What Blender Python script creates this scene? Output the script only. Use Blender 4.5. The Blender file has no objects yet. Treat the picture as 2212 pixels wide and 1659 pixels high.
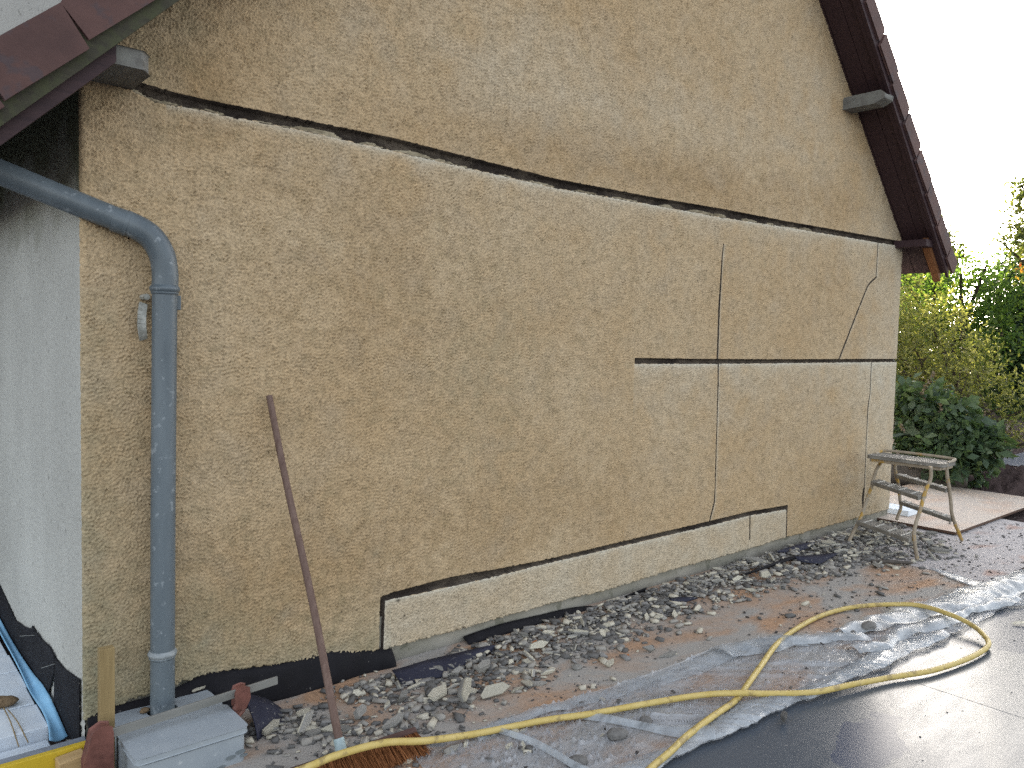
import bpy, math, random
import numpy as np
from mathutils import Vector, Matrix

random.seed(7); RNG = np.random.default_rng(11)
SC = bpy.context.scene
COL = SC.collection

# ---------------------------------------------------------------- camera
IW, IH = 2212.0, 1659.0
FPX = 1715.3
CAM = (-0.7137, -3.2342, 1.6); YAW, PITCH, ROLL = 0.8561, -0.0568, 0.0240
fwd = np.array([math.cos(YAW)*math.cos(PITCH), math.sin(YAW)*math.cos(PITCH), math.sin(PITCH)])
r0 = np.cross(fwd, [0, 0, 1]); r0 /= np.linalg.norm(r0); u0 = np.cross(r0, fwd)
rgt = math.cos(ROLL)*r0 + math.sin(ROLL)*u0; upv = -math.sin(ROLL)*r0 + math.cos(ROLL)*u0
cd = bpy.data.cameras.new('camera'); co = bpy.data.objects.new('camera', cd); COL.objects.link(co)
M = Matrix([[rgt[i], upv[i], -fwd[i], CAM[i]] for i in range(3)] + [[0, 0, 0, 1]])
co.matrix_world = M
cd.sensor_width = 36.0; cd.lens = FPX/IW*36.0; cd.clip_start = 0.05; cd.clip_end = 600
SC.camera = co

# ---------------------------------------------------------------- world, sun, exposure
SUN_AZ, SUN_EL = math.radians(28), math.radians(15)      # azimuth from +X towards +Y
w = bpy.data.worlds.new('World'); SC.world = w; w.use_nodes = True
wn = w.node_tree.nodes; wl = w.node_tree.links
sky = wn.new('ShaderNodeTexSky'); sky.sky_type = 'NISHITA'; sky.sun_disc = False
sky.sun_elevation = SUN_EL; sky.sun_rotation = math.radians(90) - SUN_AZ
sky.air_density = 1.0; sky.dust_density = 2.2; sky.ozone_density = 0.6
bg = wn['Background']; bg.inputs[1].default_value = 0.15
hs = wn.new('ShaderNodeHueSaturation'); hs.inputs['Saturation'].default_value = .38; wl.new(sky.outputs[0], hs.inputs['Color']); wl.new(hs.outputs[0], bg.inputs[0])
sd = bpy.data.lights.new('sun', 'SUN'); sd.energy = 5.0; sd.angle = math.radians(0.6); sd.color = (1.0, 0.86, 0.66)
so = bpy.data.objects.new('sun', sd); COL.objects.link(so)
sdir = Vector((math.cos(SUN_AZ)*math.cos(SUN_EL), math.sin(SUN_AZ)*math.cos(SUN_EL), math.sin(SUN_EL)))
so.rotation_euler = sdir.to_track_quat('Z', 'Y').to_euler(); so.location = (12, 12, 12)
SC.view_settings.view_transform = 'Standard'; SC.view_settings.look = 'None'
SC.view_settings.exposure = 2.15; SC.view_settings.gamma = 1.0
SC.cycles.use_denoising = False; SC.cycles.sample_clamp_indirect = 6; SC.cycles.max_bounces = 8; SC.cycles.transparent_max_bounces = 16

# ---------------------------------------------------------------- helpers
def P(px, py, ax, val):
    d = fwd + rgt*(px-IW/2)/FPX - upv*(py-IH/2)/FPX
    t = (val-CAM[ax])/d[ax]
    return np.array(CAM) + t*d
def Z(x0, y0, sc):
    return lambda a, b: ((x0+a*sc)*2212/2560, (y0+b*sc)*2212/2560)
z1 = Z(0, 0, 640/2212); z2a = Z(200, 150, 800/2212); z2b = Z(1500, 550, 800/1659); z3 = Z(640, 1400, 720/2212)
z4 = Z(1200, 1400, 720/2212); z5 = Z(1840, 1400, 720/2212); zr2 = Z(0, 1400, 720/2212); zl5 = Z(0, 1400, 320/1021)
z6 = Z(200, 1600, 520/2212); z4d = Z(2100, 1100, 360/1810); z5c = Z(1840, 900, 720/2212); z7 = Z(1960, 0, 600/1422)

def tag(o, label=None, cat=None, group=None, kind=None):
    if label: o['label'] = label
    if cat: o['category'] = cat
    if group: o['group'] = group
    if kind: o['kind'] = kind
    return o

def empty(name, loc, label, cat, group=None):
    o = bpy.data.objects.new(name, None); COL.objects.link(o); o.location = loc; o.empty_display_size = .1
    return tag(o, label, cat, group)

def mesh(name, v, f, mats, parent=None, mi=None, smooth=False):
    me = bpy.data.meshes.new(name)
    if isinstance(f, np.ndarray):
        n = len(f); k = f.shape[1]
        me.vertices.add(len(v)); me.vertices.foreach_set('co', np.asarray(v, np.float32).ravel())
        me.loops.add(n*k); me.loops.foreach_set('vertex_index', f.astype(np.int32).ravel())
        me.polygons.add(n); me.polygons.foreach_set('loop_start', np.arange(0, n*k, k, dtype=np.int32))
        me.polygons.foreach_set('loop_total', np.full(n, k, np.int32))
        me.update(calc_edges=True)
    else:
        me.from_pydata([tuple(map(float, p)) for p in v], [], [tuple(q) for q in f])
    if not isinstance(mats, (list, tuple)): mats = [mats]
    for m in mats: me.materials.append(m)
    if mi is not None: me.polygons.foreach_set('material_index', np.asarray(mi, np.int32))
    if smooth: me.polygons.foreach_set('use_smooth', np.ones(len(me.polygons), bool))
    me.validate(); me.update()
    o = bpy.data.objects.new(name, me); COL.objects.link(o)
    if parent is not None:
        o.parent = parent
        p = parent; off = Vector((0, 0, 0))
        while p is not None:
            off += p.location; p = p.parent
        o.location = -off
    return o

class MB:
    """collects simple shapes into one mesh"""
    def __init__(s): s.v = []; s.f = []; s.m = []
    def add(s, v, f, m=0):
        b = len(s.v); s.v += [tuple(map(float, p)) for p in v]; s.f += [tuple(i+b for i in q) for q in f]; s.m += [m]*len(f); return s
    def hexa(s, c, m=0):     # 8 corners: bottom 4 ccw, top 4 ccw
        return s.add(c, [(3, 2, 1, 0), (4, 5, 6, 7), (0, 1, 5, 4), (1, 2, 6, 5), (2, 3, 7, 6), (3, 0, 4, 7)], m)
    def box(s, a, b, m=0):
        (x0, y0, z0), (x1, y1, z1_) = a, b
        return s.hexa([(x0, y0, z0), (x1, y0, z0), (x1, y1, z0), (x0, y1, z0), (x0, y0, z1_), (x1, y0, z1_), (x1, y1, z1_), (x0, y1, z1_)], m)
    def beam(s, p, q, wd, ht, up=(0, 0, 1), m=0):
        p, q = np.array(p, float), np.array(q, float); d = q-p; d /= np.linalg.norm(d)
        sd_ = np.cross(d, up); sd_ /= np.linalg.norm(sd_); uu = np.cross(sd_, d)
        c = []
        for e in (-1, 1):
            for (a, b) in ((p, -1), (p, 1), (q, 1), (q, -1)):
                c.append(a+sd_*b*wd/2+uu*e*ht/2)
        return s.hexa(c, m)
    def prism(s, poly, axis, lo, hi, m=0):   # polygon extruded along an axis (0,1,2)
        n = len(poly); v = []
        for val in (lo, hi):
            for a, b in poly:
                p = [0, 0, 0]; o = [i for i in range(3) if i != axis]
                p[axis] = val; p[o[0]] = a; p[o[1]] = b; v.append(p)
        f = [tuple(range(n)), tuple(range(2*n-1, n-1, -1))] + [(i, (i+1) % n, n+(i+1) % n, n+i) for i in range(n)]
        return s.add(v, f, m)
    def tube(s, pts, r, n=12, m=0, cap=True):
        pts = [np.array(p, float) for p in pts]; k = len(pts)
        rr = r if hasattr(r, '__len__') else [r]*k
        t0 = pts[1]-pts[0]; t0 /= np.linalg.norm(t0)
        a = np.cross(t0, [0, 0, 1]);
        if np.linalg.norm(a) < 1e-3: a = np.cross(t0, [0, 1, 0])
        a /= np.linalg.norm(a); v = []
        for i, p in enumerate(pts):
            t = pts[min(i+1, k-1)]-pts[max(i-1, 0)]; t /= np.linalg.norm(t)
            a = a-t*(a@t); a /= np.linalg.norm(a); b = np.cross(t, a)
            for j in range(n):
                an = 2*math.pi*j/n; v.append(p+rr[i]*(math.cos(an)*a+math.sin(an)*b))
        f = [(i*n+j, i*n+(j+1) % n, (i+1)*n+(j+1) % n, (i+1)*n+j) for i in range(k-1) for j in range(n)]
        if cap: f += [tuple(range(n-1, -1, -1)), tuple((k-1)*n+j for j in range(n))]
        return s.add(v, f, m)
    def build(s, name, mats, parent=None, smooth=False, bevel=0.0):
        o = mesh(name, s.v, s.f, mats, parent, s.m, smooth)
        if smooth and hasattr(o.data, 'set_sharp_from_angle'): o.data.set_sharp_from_angle(angle=math.radians(40))
        if bevel:
            b = o.modifiers.new('bevel', 'BEVEL'); b.width = bevel; b.segments = 2; b.limit_method = 'ANGLE'; b.angle_limit = math.radians(40)
        return o

def catmull(pts, n=8):
    p = [np.array(q, float) for q in pts]; p = [2*p[0]-p[1]]+p+[2*p[-1]-p[-2]]; o = []
    for i in range(1, len(p)-2):
        for t in np.linspace(0, 1, n, endpoint=False):
            a, b, c, d = p[i-1:i+3]
            o.append(.5*((2*b)+(c-a)*t+(2*a-5*b+4*c-d)*t*t+(3*b-a-3*c+d)*t**3))
    o.append(p[-2]); return o

# ---------------------------------------------------------------- materials
class NT:
    def __init__(s, name, rough=.8, spec=.3):
        s.m = bpy.data.materials.new(name); s.m.use_nodes = True; s.t = s.m.node_tree
        s.b = s.t.nodes['Principled BSDF']; s.b.inputs['Roughness'].default_value = rough; s.b.inputs['Specular IOR Level'].default_value = spec
        s.out = s.t.nodes['Material Output']
    def n(s, k, **kw):
        x = s.t.nodes.new(k)
        for a, b in kw.items(): setattr(x, a, b)
        return x
    def l(s, a, b): s.t.links.new(a, b)
    def put(s, sock, val):
        if hasattr(val, 'is_output') or hasattr(val, 'links'): s.l(val, sock)
        elif isinstance(val, (tuple, list)) and len(val) == 3 and sock.type == 'RGBA': sock.default_value = (*val, 1)
        else: sock.default_value = val
    def pos(s): return s.n('ShaderNodeNewGeometry').outputs['Position']
    def obj(s): return s.n('ShaderNodeTexCoord').outputs['Object']
    def island(s): return s.n('ShaderNodeNewGeometry').outputs['Random Per Island']
    def rnd(s): return s.n('ShaderNodeObjectInfo').outputs['Random']
    def attr(s, name): return s.n('ShaderNodeAttribute', attribute_name=name)
    def scale(s, v, xyz):
        x = s.n('ShaderNodeMapping'); s.l(v, x.inputs[0]); x.inputs['Scale'].default_value = xyz; return x.outputs[0]
    def rot(s, v, r, xyz=(1, 1, 1)):
        x = s.n('ShaderNodeMapping'); s.l(v, x.inputs[0]); x.inputs['Rotation'].default_value = r; x.inputs['Scale'].default_value = xyz; return x.outputs[0]
    def noise(s, v, sc, det=4, ro=.55, dist=0, col=False):
        x = s.n('ShaderNodeTexNoise'); s.l(v, x.inputs['Vector']); x.inputs['Scale'].default_value = sc; x.inputs['Detail'].default_value = det
        x.inputs['Roughness'].default_value = ro; x.inputs['Distortion'].default_value = dist; return x.outputs[1 if col else 0]
    def vor(s, v, sc, feat='F1', out=0):
        x = s.n('ShaderNodeTexVoronoi', feature=feat); s.l(v, x.inputs['Vector']); x.inputs['Scale'].default_value = sc; return x.outputs[out]
    def ramp(s, f, stops, interp='LINEAR'):
        x = s.n('ShaderNodeValToRGB'); s.l(f, x.inputs[0]); x.color_ramp.interpolation = interp
        e = x.color_ramp.elements
        while len(e) < len(stops): e.new(.5)
        for q, (p, c) in zip(e, stops):
            q.position = p; q.color = (c, c, c, 1) if not isinstance(c, (tuple, list)) else (*c, 1)
        return x.outputs[0]
    def mix(s, f, a, b, mode='MIX'):
        x = s.n('ShaderNodeMix', data_type='RGBA', blend_type=mode); s.put(x.inputs[0], f); s.put(x.inputs[6], a); s.put(x.inputs[7], b); return x.outputs[2]
    def math(s, op, a, b=0.0, c=None, clamp=False):
        x = s.n('ShaderNodeMath', operation=op, use_clamp=clamp); s.put(x.inputs[0], a); s.put(x.inputs[1], b)
        if c is not None: s.put(x.inputs[2], c)
        return x.outputs[0]
    def bump(s, h, st=.5, d=.01, nrm=None):
        x = s.n('ShaderNodeBump'); x.inputs['Strength'].default_value = st; x.inputs['Distance'].default_value = d; s.l(h, x.inputs['Height'])
        if nrm is not None: s.l(nrm, x.inputs['Normal'])
        return x.outputs[0]
    def fin(s, col=None, rough=None, nrm=None, metal=None):
        if col is not None: s.put(s.b.inputs['Base Color'], col)
        if rough is not None: s.put(s.b.inputs['Roughness'], rough)
        if nrm is not None: s.l(nrm, s.b.inputs['Normal'])
        if metal is not None: s.put(s.b.inputs['Metallic'], metal)
        return s.m

def simple(name, c1, c2, sc=6, rough=.8, spec=.3, bsc=60, bst=.3, bd=.004, stretch=(1, 1, 1), det=5, metal=None, spots=None, world=False):
    m = NT(name, rough, spec); v = m.pos() if world else m.obj(); vs = m.scale(v, stretch)
    f = m.ramp(m.noise(vs, sc, det, .6), [(.3, 0), (.7, 1)])
    c = m.mix(f, c1, c2)
    if spots:
        c = m.mix(m.math('MULTIPLY', m.ramp(m.noise(v, spots[1], 3, .6), [(spots[2], 0), (spots[2]+.06, 1)]), spots[3]), c, spots[0])
    nb = m.bump(m.noise(vs, bsc, 4, .6), bst, bd)
    return m.fin(c, None, nb, metal)

def wood(name, c1, c2, axis=2, sc=14, rough=.75, moss=None):
    m = NT(name, rough, .25); v = m.obj()
    st = [6, 6, 6]; st[axis] = .5
    vs = m.scale(v, st)
    f = m.noise(vs, sc, 5, .65, .6)
    c = m.mix(m.ramp(f, [(.3, 0), (.72, 1)]), c1, c2)
    c = m.mix(m.math('MULTIPLY', m.noise(v, 5, 3), .35), c, tuple(x*.45 for x in c1))
    if moss: c = m.mix(m.ramp(m.noise(v, 16, 5, .7), [(.42, 0), (.6, 1)]), c, moss)
    return m.fin(c, None, m.bump(f, .35, .004))

# stucco: colours steered by stains that were measured on the wall (attribute) and by broad blotches
def stucco_mat():
    m = NT('stucco_ochre', .92, .12); v = m.pos()
    at = m.attr('stain'); sep = m.n('ShaderNodeSeparateColor'); m.l(at.outputs['Color'], sep.inputs[0])
    o_, g_, p_ = sep.outputs[0], sep.outputs[1], sep.outputs[2]
    n1 = m.noise(v, 1.3, 5, .6); n2 = m.noise(v, 60, 4, .7); n3 = m.noise(v, 7, 5, .65)
    base = m.mix(m.ramp(n1, [(.35, 0), (.68, 1)]), (.435, .312, .182), (.472, .364, .236))
    base = m.mix(o_, base, (.345, .232, .122))
    base = m.mix(g_, base, (.25, .23, .155))
    base = m.mix(p_, base, (.53, .485, .395))
    base = m.mix(m.math('MULTIPLY', m.ramp(n3, [(.42, 0), (.7, 1)]), .20), base, (.34, .245, .138))
    sp = m.ramp(n2, [(.30, .62), (.5, 1.0), (.72, 1.22)])
    base = m.mix(1.0, base, sp, 'MULTIPLY')
    base = m.mix(at.outputs['Alpha'], (.03, .022, .015), base)
    dots = m.ramp(m.noise(v, 23, 2, .5), [(.765, 0), (.79, 1)])
    base = m.mix(m.math('MULTIPLY', dots, .65), base, (.05, .04, .025))
    h = m.math('ADD', m.noise(v, 140, 4, .6), m.math('MULTIPLY', m.vor(v, 160), .5))
    return m.fin(base, None, m.bump(h, .55, .005))
M_STUCCO = stucco_mat()

def cut_mat():
    m = NT('chased_masonry', .95, .1); v = m.pos()
    vs = m.scale(v, (1, 1, 3))
    n = m.noise(vs, 9, 6, .7); n2 = m.noise(v, 2.2, 3, .5)
    c = m.mix(m.ramp(n, [(.35, 0), (.7, 1)]), (.045, .036, .030), (.135, .110, .086))
    c = m.mix(m.ramp(n2, [(.5, 0), (.62, .8)]), c, (.028, .022, .020))
    return m.fin(c, None, m.bump(m.noise(vs, 40, 5, .7), .9, .012))
M_CUT = cut_mat()
M_LEDGE = simple('mortar_ledge', (.16, .13, .085), (.36, .31, .22), 14, .95, .1, 50, .7, .006, stretch=(.4, 1, 1), world=True)
M_PLINTH = simple('plinth_concrete', (.20, .19, .155), (.31, .29, .25), 5, .95, .15, 70, .4, .004, stretch=(1, 1, 2.5), spots=((.10, .10, .07), 9, .6, .6), world=True)

def white_mat():
    m = NT('stucco_white', .9, .15); v = m.pos()
    n1 = m.noise(v, 1.5, 4, .6)
    c = m.mix(m.ramp(n1, [(.35, 0), (.7, 1)]), (.375, .37, .345), (.45, .445, .415))
    at = m.attr('eave_shade').outputs['Fac']
    c = m.mix(at, c, (.12, .125, .075))  # darkens the wall top: eave shade put into the colour
    dots = m.ramp(m.noise(m.scale(v, (1, 1, .5)), 42, 3, .6), [(.63, 0), (.69, 1)])
    c = m.mix(m.math('MULTIPLY', dots, .55), c, (.16, .155, .14))
    return m.fin(c, None, m.bump(m.noise(v, 85, 4, .6), .55, .006))
M_WHITE = white_mat()

M_MEMB = simple('bitumen_membrane', (.007, .0065, .008), (.014, .0135, .017), 6, .75, .15, 90, .25, .003, spots=((.16, .15, .14), 70, .68, .7))
M_MEMB2 = simple('bitumen_membrane_blue', (.018, .019, .034), (.030, .031, .048), 6, .7, .2, 90, .25, .003, spots=((.25, .24, .22), 60, .64, .8))
M_ZINC = simple('zinc_weathered', (.062, .080, .095), (.125, .150, .168), 7, .42, .5, 30, .15, .003, stretch=(1, 1, .22), spots=((.28, .31, .33), 30, .62, .5))
M_ZINC_L = simple('zinc_solder', (.15, .17, .18), (.30, .32, .33), 40, .5, .5, 60, .4, .004)
M_BRACK = simple('galvanised_bracket', (.12, .12, .10), (.52, .52, .48), 22, .5, .4, 60, .3, .004)
M_STAKE = wood('stake_pine', (.22, .155, .07), (.33, .24, .115), 2, 10)
M_BLOCKW = wood('pine_block', (.42, .27, .12), (.55, .38, .19), 0, 10)
M_YELLOW = simple('yellow_formwork', (.50, .34, .02), (.62, .44, .04), 4, .55, .35, 40, .2, .003, spots=((.22, .14, .03), 14, .60, .6))
M_RUST = simple('clamp_rust', (.085, .032, .024), (.19, .075, .058), 18, .6, .4, 60, .4, .003)
M_BAR = simple('clamp_bar_steel', (.13, .13, .12), (.21, .205, .19), 12, .5, .5, 60, .15, .002, stretch=(.3, 1, 1))
M_BOX = simple('grey_box', (.235, .265, .295), (.32, .35, .375), 5, .65, .35, 50, .18, .003, spots=((.55, .57, .57), 40, .66, .4))
M_DARKMARK = simple('box_mark', (.13, .15, .16), (.18, .20, .21), 20)
M_FOAM = simple('white_board', (.62, .68, .75), (.74, .78, .82), 8, .8, .2, 80, .2, .002, spots=((.22, .24, .28), 14, .66, .7))
M_FILM = NT('blue_film', .45, .4)
M_FILM.fin(M_FILM.mix(M_FILM.noise(M_FILM.obj(), 12), (.16, .38, .60), (.32, .58, .80)))
M_FILM = M_FILM.m
M_STEEL = simple('grey_steel', (.16, .18, .21), (.24, .26, .30), 10, .5, .4)
M_CLOD = simple('mud', (.14, .095, .055), (.22, .155, .095), 30, .95, .1, 60, .9, .008)
M_ROD = simple('rusty_wire', (.20, .13, .05), (.30, .21, .09), 40, .7, .3)
M_HOSE = simple('yellow_hose', (.43, .315, .085), (.52, .40, .15), 14, .55, .4, 40, .15, .002, spots=((.20, .14, .06), 18, .56, .6))
M_HANDLE = wood('broom_handle', (.105, .062, .05), (.20, .135, .11), 2, 12)
M_HEAD = wood('broom_block', (.055, .028, .022), (.10, .055, .045), 0, 12)
M_BRIST = NT('broom_bristle', .8, .2)
M_BRIST.fin(M_BRIST.mix(M_BRIST.island(), (.10, .035, .012), (.32, .13, .05))); M_BRIST = M_BRIST.m
M_SOCK = simple('broom_socket', (.25, .33, .34), (.40, .48, .48), 20, .5, .4)
M_TILE = simple('roof_tile', (.066, .035, .032), (.108, .056, .049), 5, .75, .3, 40, .35, .005, spots=((.06, .045, .05), 9, .55, .7))
M_MOSS = wood('verge_board_mossy', (.036, .033, .024), (.062, .057, .038), 0, 8, moss=(.052, .055, .028))
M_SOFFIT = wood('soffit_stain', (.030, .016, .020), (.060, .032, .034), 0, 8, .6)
M_SOFFIT_D = wood('soffit_shaded', (.016, .010, .012), (.030, .020, .024), 0, 8, .7)  # darker copy of the soffit wood, the left verge's shade put into its colour
M_RAFTER = wood('rafter_wood', (.15, .060, .024), (.22, .095, .038), 0, 8)
M_PURLIN = wood('weathered_beam', (.10, .095, .085), (.20, .195, .185), 1, 7, moss=(.165, .165, .15))
M_LADDER = simple('ladder_paint', (.23, .185, .135), (.35, .295, .225), 12, .7, .3, 60, .3, .002, spots=((.40, .235, .035), 7, .53, .85))
M_TREAD = simple('ladder_tread', (.13, .12, .105), (.25, .235, .21), 14, .8, .2, 60, .4, .003, spots=((.36, .34, .31), 30, .6, .6))
M_STRIP = simple('tread_strip', (.42, .40, .36), (.52, .50, .46), 14, .7, .3)
M_SOIL = simple('garden_soil', (.055, .038, .036), (.105, .075, .07), 3, 1, .1, 30, 1, .03, world=True)
M_LOG = wood('old_log', (.06, .052, .045), (.12, .10, .085), 1, 6)
M_BARK = simple('bark', (.035, .028, .022), (.075, .06, .045), 8, .95, .1, 30, .8, .02)

def frag_mat(name, a, b, bst=.6, bsc=60, dark=None):
    m = NT(name, .95, .12); v = m.obj()
    n = m.noise(v, 30, 5, .7)
    c = m.mix(m.ramp(n, [(.3, 0), (.7, 1)]), a, b)
    k = m.ramp(m.rnd(), [(0, .72), (1, 1.2)])
    c = m.mix(1.0, c, k, 'MULTIPLY')
    if dark: c = m.mix(m.ramp(m.vor(v, 55), [(.12, .8), (.3, 0)]), c, dark)
    return m.fin(c, None, m.bump(m.noise(v, bsc, 4, .65), bst, .006))
M_FGREY = frag_mat('mortar_grey', (.195, .187, .172), (.335, .322, .297))
M_FCREAM = frag_mat('render_cream', (.46, .43, .35), (.62, .58, .48), .8, 90, (.16, .13, .085))
M_TERRA = frag_mat('terracotta', (.33, .125, .045), (.42, .18, .08))
M_MUDCLOD = frag_mat('dried_mortar_clod', (.13, .125, .12), (.22, .21, .2), 1.0, 45)
def grit_mat():
    m = NT('grit', .95, .1); r = m.island()
    c = m.ramp(r, [(0, (.13, .125, .12)), (.45, (.22, .21, .20)), (.62, (.30, .28, .25)), (.85, (.48, .44, .36)), (1, (.56, .52, .44))], 'CONSTANT')
    return m.fin(c)
M_GRIT = grit_mat()
def crumb_mat():
    m = NT('dark_crumb', .95, .1); r = m.island()
    return m.fin(m.ramp(r, [(0, (.05, .045, .045)), (.7, (.10, .09, .085)), (1, (.17, .16, .15))]))
M_CRUMB = crumb_mat()

def osb_mat(name, dust_amt, tint=(.40, .235, .135), dustc=((.27, .252, .232), (.36, .337, .31))):
    m = NT(name, .85, .2); v = m.pos()
    a = m.noise(m.rot(v, (0, 0, .5), (9, 60, 1)), 1, 4, .6, .4); b = m.noise(m.rot(v, (0, 0, -.75), (60, 10, 1)), 1, 4, .6, .4)
    st = m.math('MAXIMUM', a, b)
    wc = m.mix(m.ramp(st, [(.45, 0), (.72, 1)]), tuple(x*.75 for x in tint), tuple(min(1, x*1.2) for x in tint))
    dn = m.math('ADD', m.math('MULTIPLY', m.noise(m.scale(v, (1, 1.9, 1)), 1.5, 4, .5, .5), .9), m.math('MULTIPLY', m.noise(v, 34, 4, .7), .1))
    dust = m.ramp(dn, [(dust_amt-.07, 1), (dust_amt+.09, .12)])
    dc = m.mix(m.noise(v, 6, 6, .7), dustc[0], dustc[1])
    dc = m.mix(m.math('MULTIPLY', m.ramp(m.noise(v, 120, 3, .7), [(.5, 0), (.75, 1)]), .45), dc, (.10, .09, .085))
    c = m.mix(dust, wc, dc)
    stn = m.ramp(m.noise(v, 2.1, 4, .6, .8), [(.64, 0), (.76, .45)])
    c = m.mix(stn, c, (.17, .075, .05))
    h = m.math('ADD', m.math('MULTIPLY', st, .7), m.noise(v, 150, 4, .7))
    return m.fin(c, None, m.bump(h, .5, .004))
M_OSB = osb_mat('osb_dusty', .53)
M_OSB_R = osb_mat('osb_dusty_pale', .66, (.36, .19, .13), ((.33, .306, .302), (.44, .41, .405)))
M_OSB_C = osb_mat('osb_clean', .56, (.56, .42, .33), ((.50, .43, .37), (.58, .50, .43)))
M_EDGE = wood('osb_edge', (.07, .04, .03), (.13, .075, .05), 0, 20)

def slab_mat():
    m = NT('wet_dark_floor', .3, .5); v = m.pos()
    wob_ = m.noise(v, 4.2, 5, .6)
    wc_ = m.noise(v, 3.0, 3, .5, 0, True); va = m.n('ShaderNodeVectorMath', operation='SCALE'); m.l(wc_, va.inputs[0]); va.inputs['Scale'].default_value = .34; vb_ = m.n('ShaderNodeVectorMath', operation='ADD'); m.l(v, vb_.inputs[0]); m.l(va.outputs[0], vb_.inputs[1])
    pud = None
    for (px_, py_, rx, ry, an) in PUDDLES:
        mp = m.n('ShaderNodeMapping', vector_type='TEXTURE'); m.l(vb_.outputs[0], mp.inputs[0]); mp.inputs['Location'].default_value = (px_+.17, py_+.17, .16); mp.inputs['Rotation'].default_value = (0, 0, an); mp.inputs['Scale'].default_value = (rx, ry, 50)
        ln = m.n('ShaderNodeVectorMath', operation='LENGTH'); m.l(mp.outputs[0], ln.inputs[0])
        q = m.ramp(m.math('ADD', ln.outputs['Value'], m.math('MULTIPLY', wob_, .9)), [(.0, 1), (.985, 1), (1.0, 0)]) if False else m.math('LESS_THAN', m.math('ADD', ln.outputs['Value'], m.math('MULTIPLY', wob_, 1.1)), 1.45)
        pud = q if pud is None else m.math('MAXIMUM', pud, q)
    fine = m.noise(v, 240, 3, .6); br = m.noise(v, 2.2, 4, .55); rub = m.noise(m.rot(v, (0, 0, .5), (2, 7, 1)), 2.0, 4, .6)
    c = m.mix(pud, m.mix(br, (.054, .067, .086), (.082, .094, .112)), (.042, .056, .090))
    dr = m.ramp(m.noise(v, 45, 2, .5), [(.735, 0), (.76, 1)])
    c = m.mix(m.math('MULTIPLY', dr, .5), c, (.30, .28, .26))
    ro = m.mix(pud, m.ramp(rub, [(.35, .27), (.65, .33)]), (.28, .28, .28))
    b1 = m.bump(m.math('MULTIPLY', fine, m.math('SUBTRACT', 1.0, pud)), .04, .003)
    b2 = m.bump(m.noise(v, 1.6, 1, .5), .03, .02, b1)
    m.put(m.b.inputs['Specular IOR Level'], m.mix(pud, (.24, .24, .24), (.17, .17, .17)))
    return m.fin(c, ro, b2)
c_ = P(*z5(1050, 1390), 2, -.01); c2_ = P(*z5(2120, 560), 2, -.01)
PUDDLES = [(float(c_[0]), float(c_[1]), .30, .16, .2), (float(c2_[0])+.25, float(c2_[1])-.05, .75, .20, -.1)]
M_SLAB = slab_mat()

def plastic_mat(name, alpha, col=(.62, .64, .66), bs=.3, r0=.12, r1=.4):
    m = NT(name, .22, .5); v = m.pos()
    n = m.noise(m.rot(v, (0, 0, .6), (1.2, 4, 1)), 3.2, 5, .62, .8)
    m.fin(col, m.ramp(m.noise(v, 9, 4, .6), [(.4, r0), (.62, r1)]), m.bump(m.noise(m.rot(v, (0, 0, .6), (1, 3, 1)), 9, 3, .55, .6), bs, .012))
    m.b.inputs['Base Color'].default_value = (*col, 1)
    tr = m.n('ShaderNodeBsdfTransparent'); tr.inputs[0].default_value = (.93, .94, .95, 1)
    mx = m.n('ShaderNodeMixShader')
    f = m.ramp(n, [(.36, max(0, alpha-.16)), (.62, min(1, alpha+.22))])
    m.l(f, mx.inputs[0]); m.l(tr.outputs[0], mx.inputs[1]); m.l(m.b.outputs[0], mx.inputs[2]); m.l(mx.outputs[0], m.out.inputs[0])
    return m.m
M_PLAS = plastic_mat('polythene_film', .36, (.48, .485, .50), .5); M_PLAS2 = plastic_mat('polythene_folded', .44, (.42, .45, .48), .12, .22, .45)

M_PLAS3 = plastic_mat('polythene_bunched', .60, (.42, .445, .47), .06, .28, .42)

def leaf_mat(name, c1, c2, c3=None, trans=.5, rough=.5):
    m = NT(name, rough, .35); r = m.island()
    st = [(0, c1), (.6, c2)] + ([(1, c3)] if c3 else [])
    c = m.ramp(r, st)
    m.fin(c)
    t = m.n('ShaderNodeBsdfTranslucent'); m.l(m.mix(1.0, c, (1.35, 1.4, .6), 'MULTIPLY'), t.inputs[0])
    mx = m.n('ShaderNodeMixShader'); mx.inputs[0].default_value = trans
    m.l(m.b.outputs[0], mx.inputs[1]); m.l(t.outputs[0], mx.inputs[2]); m.l(mx.outputs[0], m.out.inputs[0])
    return m.m
M_LVAR = leaf_mat('leaf_variegated', (.085, .10, .032), (.17, .18, .06), (.36, .34, .15), .5)
M_LOAK = leaf_mat('leaf_oak', (.06, .11, .035), (.10, .17, .05), (.18, .24, .06), .6)
M_LDARK = leaf_mat('leaf_dark', (.05, .085, .05), (.075, .125, .065), (.11, .16, .075), .45)
M_LHYD = leaf_mat('leaf_broad', (.045, .072, .045), (.07, .11, .06), (.11, .15, .07), .35)
M_LDRY = leaf_mat('flower_head_dry', (.13, .095, .07), (.20, .16, .12), (.24, .18, .13), .2)
M_LPALE = leaf_mat('leaf_pale', (.07, .095, .04), (.11, .13, .05), (.16, .16, .07), .5)
M_LRED = leaf_mat('leaf_red', (.30, .05, .02), (.36, .16, .03), (.22, .20, .05), .5)

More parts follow.
